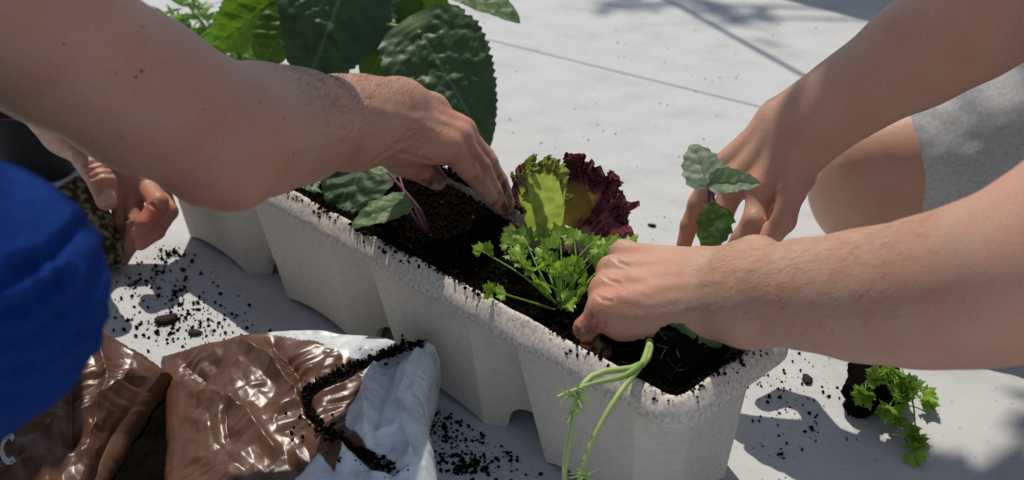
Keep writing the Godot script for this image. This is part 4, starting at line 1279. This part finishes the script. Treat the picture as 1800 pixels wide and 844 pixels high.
	# its root plug with a green net band, hanging in the hollow at the planter's end
	var plug := thing("root_plug", "dark fibrous root plug with green net band under the near hand", "root plug")
	var c0 := PLANTER * Vector3(0.378, 0.122, -0.054)
	var ax := (root - c0).normalized()
	var arr := [PackedVector3Array(), PackedVector3Array(), PackedInt32Array()]
	body_mesh([[0.02, 0.01, [[c0, root - ax * 0.026, 0.030, 0.032], [c0 + Vector3(0.010, -0.006, 0.0), root - ax * 0.03, 0.026, 0.028], [c0 + Vector3(-0.014, -0.006, 0.0), root - ax * 0.034, 0.026, 0.028]]]], [], 0.003, arr)
	var vv: PackedVector3Array = arr[0]
	var cs := PackedColorArray()
	for i in vv.size():
		var n := noise.get_noise_3dv(vv[i] * 1500); var n2 := noise.get_noise_3dv(vv[i] * 5000)
		vv[i] += arr[1][i] * (n * 0.006 + n2 * 0.004)
		cs.append(Color(8, 7.4, 6.6).lerp(Color(21, 17, 13), smoothstep(-0.2, 0.5, n2)) * (1.0 + 0.6 * n))
	part("soil_ball", smooth(vv, arr[2], cs), M.soil, plug)
	var fib := []
	for k in 130:
		var i := rng.randi() % vv.size()
		var p: Vector3 = vv[i]; var n: Vector3 = arr[1][i]
		var d := (n * 0.3 + Vector3(rng.randf_range(-1, 1), rng.randf_range(-1, 1), rng.randf_range(-1, 1))).normalized()
		fib.append([tube([p, p + n * 0.002 + d * 0.006, p + n * 0.0015 + d * 0.014], [0.00016, 0.00014, 0.00008], 3, Color(0.20, 0.15, 0.10) * rng.randf_range(0.4, 1.1)), Transform3D()])
	part("root_fibres", joined(fib), M.stem, plug).set_meta("kind", "stuff")
	var band := []
	var side := ax.cross(Vector3.RIGHT).normalized(); var up2 := ax.cross(side)
	for k in 25:
		var a := TAU * k / 24
		band.append(root - ax * 0.014 + (side * cos(a) + up2 * sin(a)) * 0.0345)
	var rows := PackedVector3Array()
	for k in band.size():
		for j in 6:
			var w := j / 5.0
			rows.append(band[k] + ax * (w - 0.5) * 0.010 + (band[k] - root + ax * 0.014).normalized() * (0.0012 * sin(PI * w) + 0.0008 * sin(k * 2.3 + j)))
	part("net_band", sheet(rows, 6), M.net, plug)
	# stems that hang over the front rim
	o = thing("trailing_dill", "pale green limp stems hanging over the planter front", "herb")
	var sg := Color(0.36, 0.43, 0.16); var sg2 := Color(0.27, 0.37, 0.11)
	stalk(o, [at(1142, 600, 1.03), at(1140, 625, 1.01), at(1118, 646, 0.99), at(1060, 654, 0.972), at(1028, 672, 0.962), at(1013, 705, 0.955), at(1004, 760, 0.951), at(994, 812, 0.948), at(992, 850, 0.948)], 0.0034, 0.0021, M.stem, sg, sg)
	stalk(o, [at(1140, 610, 1.02), at(1128, 640, 0.995), at(1090, 690, 0.962), at(1062, 735, 0.952), at(1035, 790, 0.948), at(1016, 850, 0.948)], 0.0028, 0.0020, M.stem, sg2, sg)
	stalk(o, [at(1128, 640, 0.99), at(1095, 662, 0.972), at(1040, 675, 0.958), at(1000, 690, 0.950), at(979, 698, 0.947)], 0.0030, 0.0012, M.stem, Color(0.15, 0.28, 0.07), Color(0.30, 0.40, 0.15), "leaf")
	for q in [[1014, 700, 0.955, 14], [1011, 684, 0.957, 8], [1030, 838, 0.945, 14], [1008, 722, 0.953, 7]]:
		var c := at(q[0], q[1], q[2])
		var list := []
		for k in q[3]:
			var d := Vector3(rng.randf_range(-1, 1), rng.randf_range(-0.6, 1), rng.randf_range(-0.2, 1)).normalized()
			var l := rng.randf_range(0.008, 0.018)
			list.append([tube([c + d * 0.001, c + d * l * 0.5, c + d * l + Vector3(0, -0.002, 0)], [0.0007, 0.0005, 0.00025], 5, Color(0.28, 0.42, 0.10)), Transform3D()])
		part("frond", joined(list), M.stem, o)
	# parsley plug lying on the floor at the right
	o = thing("parsley_plug", "parsley seedling with its soil plug lying on the floor", "seedling")
	var g0 := on(1545, 712, 0.0)
	arr = [PackedVector3Array(), PackedVector3Array(), PackedInt32Array()]
	body_mesh([[0.02, 0.01, [[g0 + Vector3(-0.015, 0.022, 0.0), g0 + Vector3(0.005, 0.024, -0.045), 0.021, 0.023], [g0 + Vector3(-0.022, 0.016, 0.012), g0 + Vector3(0.012, 0.018, 0.0), 0.016, 0.017]]]], [], 0.004, arr)
	vv = arr[0]
	cs = PackedColorArray()
	for i in vv.size():
		var n := noise.get_noise_3dv(vv[i] * 1500)
		vv[i] += arr[1][i] * (n * 0.007 + 0.005 * noise.get_noise_3dv(vv[i] * 4000))
		vv[i].y = maxf(vv[i].y, 0.001)
		cs.append(Color(11, 8.0, 6.0) * (1.0 + 0.9 * noise.get_noise_3dv(vv[i] * 4000)))
	part("soil_ball", smooth(vv, arr[2], cs), M.soil, o)
	tips = []
	for q in [[1520, 690, 0.035], [1560, 660, 0.05], [1590, 665, 0.05], [1560, 720, 0.03], [1590, 700, 0.04], [1610, 770, 0.012], [1605, 795, 0.010], [1630, 705, 0.012], [1575, 735, 0.02], [1540, 665, 0.06], [1600, 680, 0.05]]:
		tips.append(on(q[0], q[1], q[2]))
	parsley(o, g0 + Vector3(0.012, 0.03, -0.02), tips, 1.35, 3)

# ---------------------------------------------------------------- bags, pot, debris, what stands outside the frame
func along_line(list: Array, t: float) -> Vector3:        # a point t of the way along [[x, y, h], ...]
	var f := clampf(t, 0, 1) * (list.size() - 1)
	var i := mini(int(f), list.size() - 2)
	var a: Array = list[i]; var b: Array = list[i + 1]
	return Vector3(a[0], a[1], a[2]).lerp(Vector3(b[0], b[1], b[2]), f - i)

func line_near(p: Vector2, pts: Array) -> float:
	var d := 1e9
	for i in pts.size() - 1:
		d = minf(d, p.distance_to(Geometry2D.get_closest_point_to_segment(p, pts[i], pts[i + 1])))
	return d

func facet(x: float, z: float, cell: float, n: FastNoiseLite) -> float:      # flat facets that meet in sharp creases
	var u := (x * 0.80 + z * 0.60) / (cell * 0.62); var w := (z * 0.80 - x * 0.60) / (cell * 1.5)
	var i := floorf(u); var j := floorf(w)
	u -= i; w -= j
	var h := func(a: float, b: float) -> float: return n.get_noise_2d(a * 71.3 + 11, b * 57.7)
	if u + w < 1.0: return h.call(i, j) * (1 - u - w) + h.call(i + 1, j) * u + h.call(i, j + 1) * w
	return h.call(i + 1, j + 1) * (u + w - 1) + h.call(i, j + 1) * (1 - u) + h.call(i + 1, j) * (1 - w)

# a film bag: a patch between four edge lines with ridges and valleys, closed by a skirt to the floor
func bag_mesh(back: Array, front: Array, left: Array, right: Array, lines: Array, prints: Array, base: Color, seed_: int, amp: float) -> ArrayMesh:
	var nu := 210; var nv := 150
	var f := FastNoiseLite.new(); f.seed = seed_; f.frequency = 1.0; f.fractal_octaves = 3; f.fractal_type = FastNoiseLite.FRACTAL_RIDGED
	var f2 := FastNoiseLite.new(); f2.seed = seed_ + 5; f2.frequency = 1.0; f2.fractal_octaves = 1
	var v := PackedVector3Array(); var cs := PackedColorArray()
	var c00 := along_line(back, 0); var c10 := along_line(back, 1); var c01 := along_line(front, 0); var c11 := along_line(front, 1)
	for j in range(-6, nv + 7):
		for i in range(-6, nu + 7):
			var u := clampf(float(i) / nu, 0, 1); var w := clampf(float(j) / nv, 0, 1)
			var p := along_line(back, u) * (1 - w) + along_line(front, u) * w + along_line(left, w) * (1 - u) + along_line(right, w) * u
			p -= c00 * (1 - u) * (1 - w) + c10 * u * (1 - w) + c01 * (1 - u) * w + c11 * u * w
			var q := Vector2(p.x, p.y)
			var inside := minf(minf(u, 1 - u), minf(w, 1 - w))
			var h := p.z
			for l in lines: h += l[1] * exp(-1.3 * line_near(q, l[0]) / l[2])
			var pos := on(q.x, q.y, p.z)
			pos.y += h - p.z
			var k := clampf(inside * 10, 0.25, 1)
			pos.y += amp * k * (1.1 * facet(pos.x, pos.z, 0.050, f2) + 0.60 * facet(pos.z + 3, pos.x * 0.9 - pos.z * 0.4, 0.026, f2) + 0.40 * lerpf(facet(pos.x * 0.8 + 7 + pos.z * 0.5, pos.z + 2, 0.011, f2), facet(pos.z * 1.1 + 5, -pos.x - pos.z * 0.3, 0.015, f2), smoothstep(-0.15, 0.15, f.get_noise_2d(pos.x * 5 + 9, pos.z * 5))))
			pos.x += amp * 0.25 * k * f.get_noise_2d(pos.z * 12, pos.y * 12 + 3)
			# skirt
			var out := maxf(maxf(-float(i), i - nu), maxf(-float(j), j - nv))
			if out > 0:
				var s := out / 6.0
				var mid := on(along_line(back, 0.5).x, (c00.y + c01.y) * 0.5, 0.02)
				var away := Vector3(pos.x - mid.x, 0, pos.z - mid.z).normalized()
				pos += away * (0.012 * sin(PI * minf(s * 1.1, 1.0)) + 0.0015 * f.get_noise_2d(u * 12, w * 12 + s))
				pos.y = lerpf(pos.y, 0.002, smoothstep(0, 1, s))
			pos.y = maxf(pos.y, 0.002)
			v.append(pos)
			var c := base
			for pr in prints:
				if Geometry2D.is_point_in_polygon(q, pr[0]): c = pr[1]
			cs.append(c)
	return sheet(v, nu + 13, false, cs)

func floor_crumbs(list: Array, cx: float, cy: float, sx: float, sy: float, n: int, big: float) -> void:
	for i in n:
		var p := on(cx + rng.randfn() * sx, cy + rng.randfn() * sy, 0.0)
		var l := PLANTER.affine_inverse() * p
		if l.x > -0.36 and l.x < 0.43 and l.z > -0.14 and l.z < 0.012: continue
		var s := 0.0003 + 1.15 * big * pow(rng.randf(), 6)
		list.append([p + Vector3(0, s * 0.5, 0), s, soil_colour()])

func build_things() -> void:
	# the opened bag of potting soil in front
	var brown := Color(0.118, 0.057, 0.034); var white := Color(0.62, 0.66, 0.70)
	var P := func(l: Array) -> PackedVector2Array:
		var r := PackedVector2Array()
		for q in l: r.append(Vector2(q[0], q[1]))
		return r
	var o := thing("potting_soil_bag", "crumpled brown and white film bag of potting soil torn open", "bag")
	var slit := [Vector2(738, 604), Vector2(668, 628), Vector2(600, 655), Vector2(540, 688), Vector2(538, 725), Vector2(560, 750), Vector2(620, 790), Vector2(688, 824)]
	var mesh := bag_mesh(
		[[292, 626, 0.05], [345, 607, 0.064], [400, 597, 0.072], [480, 582, 0.078], [560, 583, 0.08], [640, 591, 0.083], [700, 601, 0.085], [752, 599, 0.10]],
		[[300, 930, 0.03], [420, 940, 0.05], [540, 940, 0.05], [650, 935, 0.05], [752, 925, 0.03]],
		[[292, 626, 0.05], [304, 690, 0.045], [312, 770, 0.045], [305, 850, 0.04], [300, 930, 0.03]],
		[[752, 599, 0.10], [735, 650, 0.095], [722, 695, 0.085], [738, 750, 0.075], [750, 820, 0.06], [752, 925, 0.03]],
		[[slit, -0.016, 11.0], [[Vector2(425, 612), Vector2(478, 642), Vector2(515, 690), Vector2(545, 742), Vector2(600, 790)], 0.013, 16.0], [[Vector2(480, 605), Vector2(520, 650), Vector2(528, 700)], -0.010, 14.0],
			[[Vector2(660, 632), Vector2(640, 690), Vector2(640, 760)], 0.014, 20.0], [[Vector2(735, 612), Vector2(712, 660), Vector2(700, 720), Vector2(720, 800)], 0.010, 12.0], [[Vector2(690, 640), Vector2(676, 700), Vector2(660, 760)], -0.008, 12.0],
			[[Vector2(350, 690), Vector2(430, 720), Vector2(480, 790)], 0.010, 26.0], [[Vector2(330, 640), Vector2(390, 680), Vector2(400, 760)], -0.008, 22.0], [[Vector2(565, 690), Vector2(630, 660)], 0.006, 12.0]],
		[[P.call([[468, 560], [470, 584], [560, 606], [634, 634], [660, 624], [706, 602], [640, 570]]), white], [P.call([[660, 622], [640, 652], [606, 752], [690, 832], [780, 960], [800, 590], [752, 580], [710, 602]]), white],
			[P.call([[602, 787], [690, 832], [780, 960], [590, 960], [586, 830]]), white], [P.call([[480, 880], [510, 842], [558, 797], [588, 832], [590, 960], [480, 960]]), white]],
		brown, 3, 0.0095)
	part("film", mesh, M.film, o)
	var list := []
	var bag_film: PackedVector3Array = mesh.surface_get_arrays(0)[Mesh.ARRAY_VERTEX]
	var bed := []
	for i in 56:
		var f := i / 55.0 * (slit.size() - 1)
		var k := mini(int(f), slit.size() - 2)
		bed.append(on_film(bag_film, slit[k].lerp(slit[k + 1], f - k)))
	for i in 3400:
		var p: Vector3 = bed[rng.randi() % bed.size()]
		var w := 0.0035 if rng.randf() < 0.93 else 0.010
		var s := 0.0006 + 0.0028 * pow(rng.randf(), 4)
		list.append([p + Vector3(rng.randfn() * w, rng.randf_range(-0.003, 0.004), rng.randfn() * w), s, soil_colour()])
	scatter("spilled_soil", "dark soil spilling along the slit of the bag", "soil", list)
	# a second bag further left
	o = thing("potting_soil_bag", "brown film bag of potting soil lying beside the blue knee", "bag")
	mesh = bag_mesh(
		[[-220, 640, 0.07], [-60, 600, 0.085], [80, 590, 0.09], [175, 586, 0.085], [235, 618, 0.075], [284, 655, 0.06]],
		[[-220, 960, 0.03], [-60, 980, 0.04], [60, 980, 0.04], [130, 960, 0.03], [150, 930, 0.02]],
		[[-220, 640, 0.07], [-225, 800, 0.06], [-220, 960, 0.03]],
		[[284, 655, 0.06], [258, 690, 0.05], [200, 760, 0.04], [160, 850, 0.03], [150, 930, 0.02]],
		[[[Vector2(175, 600), Vector2(190, 680), Vector2(160, 760)], 0.010, 22.0], [[Vector2(230, 660), Vector2(170, 720), Vector2(90, 740)], 0.008, 18.0], [[Vector2(120, 640), Vector2(120, 760)], -0.01, 22.0]],
		[],
		brown, 8, 0.0095)
	part("film", mesh, M.film, o)
	# the white letter printed on it
	var ring := PackedVector3Array()
	for k in 25:
		var a := deg_to_rad(50 + 260.0 * k / 24)
		for r in [13.0, 22.0]:
			var q := Vector2(17 + r * 0.75 * cos(a), 790 - r * 1.3 * sin(a))
			ring.append(Vector3(q.x, q.y, 0))
	var film: PackedVector3Array = mesh.surface_get_arrays(0)[Mesh.ARRAY_VERTEX]
	var print_ := PackedVector3Array()
	for q in ring: print_.append(on_film(film, Vector2(q.x, q.y)))
	part("letter", sheet(print_, 2), M.print_white, o)
	# dark soil heaped between the two bags
	var hv := PackedVector3Array(); var hc := PackedColorArray()
	for j in 41:
		for i in 41:
			var q := Vector2(lerpf(150, 350, i / 40.0), lerpf(690, 960, j / 40.0))
			var p := on(q.x, q.y, 0.0)
			var e := minf(minf(i, 40 - i), minf(j, 40 - j)) / 12.0
			p.y = 0.028 * smoothstep(0, 1, e) * (1.0 + 0.5 * noise.get_noise_2d(p.x * 400, p.z * 400)) + 0.003 * noise.get_noise_2d(p.x * 2500, p.z * 2500) + 0.001
			hv.append(p); hc.append(Color(1, 1, 1) * rng.randf_range(0.6, 1.2))
	var heap := part("soil_heap", sheet(hv, 41, false, hc), M.soil, self)
	tag(heap, "dark soil heaped on the floor between the two bags", "soil", "", "stuff")
	# black pot behind the arm
	o = thing("plant_pot", "black plastic plant pot standing behind the forearm", "pot", on(70, 300, 0.0))
	var prof := [[0.0, 0.002], [0.050, 0.002], [0.052, 0.006], [0.064, 0.088], [0.0645, 0.090], [0.069, 0.091], [0.070, 0.094], [0.0705, 0.108], [0.069, 0.110], [0.067, 0.109], [0.065, 0.090], [0.062, 0.080]]
	var pv := PackedVector3Array()
	for q in prof:
		for k in 48: pv.append(Vector3(cos(TAU * k / 48) * q[0], q[1], sin(TAU * k / 48) * q[0]))
	part("pot_wall", sheet(pv, 48, true, PackedColorArray(), true), M.black_plastic, o)
	pv = PackedVector3Array(); hc = PackedColorArray()
	for r in 9:
		for k in 40:
			var a := TAU * k / 40
			pv.append(Vector3(cos(a) * 0.064 * r / 8.0, 0.098 + 0.004 * noise.get_noise_2d(cos(a) * r * 40, sin(a) * r * 40), sin(a) * 0.064 * r / 8.0))
			hc.append(Color(5.2, 4.0, 3.0) * rng.randf_range(0.7, 1.3))
	part("pot_soil", sheet(pv, 40, true, hc, true), M.soil, o)
	# mossy root ball behind the resting hand
	o = thing("root_ball", "pale mossy root ball held under the thumb of the lower hand", "root ball")
	var c0 := at(172, 400, 1.42)
	var arr := [PackedVector3Array(), PackedVector3Array(), PackedInt32Array()]
	body_mesh([[0.02, 0.01, [[c0 + Vector3(-0.02, 0.03, -0.01), c0 + Vector3(0.0, -0.03, 0), 0.028, 0.026], [c0 + Vector3(-0.03, 0.0, 0), c0 + Vector3(-0.03, -0.03, 0.01), 0.026, 0.024]]]], [], 0.004, arr)
	var vv: PackedVector3Array = arr[0]
	var cs := PackedColorArray()
	for i in vv.size():
		var n := noise.get_noise_3dv(vv[i] * 1800)
		var n2 := noise.get_noise_3dv(vv[i] * 4500 + Vector3(9, 9, 9))
		vv[i] += arr[1][i] * n * 0.005
		vv[i].y = maxf(vv[i].y, 0.001)
		cs.append(Color(0.04, 0.032, 0.022).lerp(Color(0.24, 0.22, 0.13), smoothstep(-0.05, 0.35, n2)))
	part("moss", smooth(vv, arr[2], cs), M.crumb, o)
	# crumbs on the floor
	list = []
	floor_crumbs(list, 290, 520, 70, 45, 630, 0.0034)
	floor_crumbs(list, 350, 570, 60, 22, 630, 0.0028)
	floor_crumbs(list, 300, 447, 14, 6, 240, 0.0031)
	floor_crumbs(list, 250, 470, 50, 30, 240, 0.0025)
	floor_crumbs(list, 830, 790, 75, 45, 1350, 0.0028)
	floor_crumbs(list, 770, 740, 40, 40, 630, 0.0028)
	floor_crumbs(list, 820, 820, 18, 8, 300, 0.0031)
	floor_crumbs(list, 1395, 700, 50, 60, 360, 0.0028)
	floor_crumbs(list, 1345, 665, 22, 14, 135, 0.0019)
	floor_crumbs(list, 1100, 200, 260, 130, 390, 0.0015)
	floor_crumbs(list, 1150, 395, 20, 14, 21, 0.0025)
	floor_crumbs(list, 1260, 60, 180, 50, 135, 0.0016)
	scatter("floor_crumbs", "scattered crumbs of dark soil lying on the pale floor", "soil", list)
	# larger bits one can pick out
	for q in [[292, 566, 0.012, "flat dark stone chip lying among soil crumbs on the floor", 1.0], [345, 588, 0.008, "round dark clod between the stone chip and the bag", 0.5], [1418, 669, 0.009, "long dark bark piece right of the planter end", 0.6], [1146, 398, 0.006, "dark clod on the floor behind the planter, left of the held seedling", 0.7], [236, 500, 0.007, "dark clod on the floor right of the blue knee", 0.7]]:
		var m := crumb_mesh(int(q[0]))
		var b := Basis(Vector3.UP, 0.4 + q[0]).scaled_local(Vector3(1.5, q[4] * 0.6 + 0.1, 1.0) * float(q[2]))
		var c := part("soil_clod", m, M.clod, self, Transform3D(b, on(q[0], q[1], 0.0) + Vector3(0, q[2] * 0.3, 0)))
		tag(c, q[3], "clod")
	# a low wall beyond the frame whose shadow crosses the far corner
	var a := on(1369, 0) ; var b2 := on(1513, 37)
	var along := (b2 - a).normalized()
	var hgt := 0.42
	var back := Vector3(-along.z, 0, along.x)
	if back.z > 0: back = -back
	var top := a - Vector3(0.13, -1.0, 0.605 * -1.0) * 0.0 + Vector3(-0.13, 1.0, -0.605) * hgt
	var wall := part("low_wall", chamfer_box(5.0, hgt, 0.22, 0.008), M.render_wall, self, Transform3D(Basis(Vector3.UP, -atan2(along.z, along.x)), top + back * 0.115 + along * 0.3))
	tag(wall, "low pale rendered wall along the far edge of the terrace", "wall")
	build_trees()

func on_film(film: PackedVector3Array, q: Vector2) -> Vector3:
	var best := 1e9; var hit := Vector3.ZERO
	var dir := (at(q.x, q.y, 1.0) - Vector3(0, EYE, 0)).normalized()
	for p in film:
		var r := p - Vector3(0, EYE, 0)
		var d := (r - dir * r.dot(dir)).length_squared()
		if d < best: best = d; hit = p
	return hit + Vector3(0, 0.0012, 0.0006)

func build_trees() -> void:
	var toward := Vector3(-0.13, 1.0, -0.605)               # from a shaded spot back to the sun
	var spots := []                                          # [centre, radius, leaves]
	for q in [[Vector3(0.66, 0.45, -1.05), 0.13, 200], [Vector3(0.56, 0.02, -0.86), 0.12, 34], [Vector3(0.68, 0.02, -0.82), 0.16, 60], [Vector3(0.52, 0.44, -1.0), 0.07, 120], [Vector3(0.88, 0.1, -1.0), 0.22, 80]]:
		spots.append([q[0] + toward * (2.3 - q[0].y), q[1], q[2]])
	for k in 5:                                              # over the far forearm
		var p := at(1545, 130, 1.11).lerp(at(1790, -20, 1.01), k / 4.0) + Vector3(0, 0.02, 0)
		spots.append([p + toward * 1.5, 0.036 + 0.012 * k, 110])
	for q in [[on(1110, 4), 0.035, 16], [on(1290, 30), 0.06, 30], [on(1235, 8), 0.04, 16]]:
		spots.append([q[0] + toward * 3.6, q[1], q[2]])
	garden_tree("young leafy tree beyond the low wall on the right", Vector3(1.9, 0, -3.6), spots, true)
	spots = []
	for q in [[Vector3(-0.30, 0.48, -0.72), 0.13, 170], [Vector3(-0.45, 0.45, -0.55), 0.16, 190]]:
		spots.append([q[0] + toward * (2.5 - q[0].y), q[1], q[2]])
	garden_tree("young leafy tree standing at the left beyond the black pot", Vector3(-2.3, 0, -2.7), spots, false)

func garden_tree(label: String, base: Vector3, spots: Array, twig: bool) -> void:
	var o := thing("garden_tree", label, "tree", Vector3.ZERO, "garden trees")
	var toward := Vector3(-0.13, 1.0, -0.605)
	part("trunk", tube(curve([base, base + Vector3(-0.05, 1.0, 0.05), base + Vector3(-0.25, 2.0, 0.2), base + Vector3(-0.4, 3.2, 0.4)], 20), range(21).map(func(i): return lerpf(0.06, 0.02, i / 20.0)), 12), M.bark, o)
	var lv := PackedVector3Array(); var li := PackedInt32Array(); var lc := PackedColorArray()
	for s in spots:
		var c: Vector3 = s[0]
		var from := base + Vector3(-0.25, 2.0, 0.2)
		part("limb", tube(curve([from, from.lerp(c, 0.5) + Vector3(0, 0.25, -0.1), c], 14), range(15).map(func(i): return lerpf(0.018, 0.006, i / 14.0)), 8), M.bark, o)
		for k in s[2]:
			var d := Vector3(rng.randfn(), rng.randfn() * 0.5, rng.randfn()) * float(s[1]) * 0.62
			var x := Vector3(rng.randf_range(-1, 1), rng.randf_range(-0.4, 0.4), rng.randf_range(-1, 1)).normalized()
			var z := Vector3(rng.randf_range(-1, 1), rng.randf_range(-0.4, 0.4), rng.randf_range(-1, 1)).cross(x).normalized()
			var y := x.cross(z)
			var L := rng.randf_range(0.05, 0.085)
			var b := lv.size()
			for e in [[0, 0, 0], [0.5, 0.26, -0.05], [0.5, -0.26, -0.05], [1.0, 0, -0.18]]: lv.append(c + d + (x * e[0] + y.cross(x) * e[1] + y * e[2]) * L)
			for e in 4: lc.append(Color(0.06, 0.12, 0.03))
			li.append_array([b, b + 1, b + 2, b + 1, b + 3, b + 2])
	var crown := part("crown", smooth(lv, li, lc), M.thin_leaf, o)
	crown.set_meta("kind", "stuff")
	if not twig: return
	# the bare twig whose line of shadow crosses the slabs
	var t0 := on(1160, -8) + toward * 1.5; var t1 := on(1425, 140) + toward * 1.5
	part("twig", tube(curve([base + Vector3(-0.1, 1.1, 0.06), t0.lerp(base + Vector3(-0.1, 1.1, 0.06), 0.5) + Vector3(0, 0.05, 0), t0 + (t0 - t1) * 0.3, t0, t1, t1 + (t1 - t0) * 0.6], 24), range(25).map(func(i): return lerpf(0.010, 0.006, i / 24.0)), 8), M.bark, o)

func _ready() -> void:
	rng.seed = 7
	noise.seed = 3
	noise.frequency = 0.01 * 2.0
	noise.fractal_octaves = 2
	make_materials()
	setup()
	build_floor()
	build_planter()
	build_soil()
	build_people()
	build_things()
	build_plants()
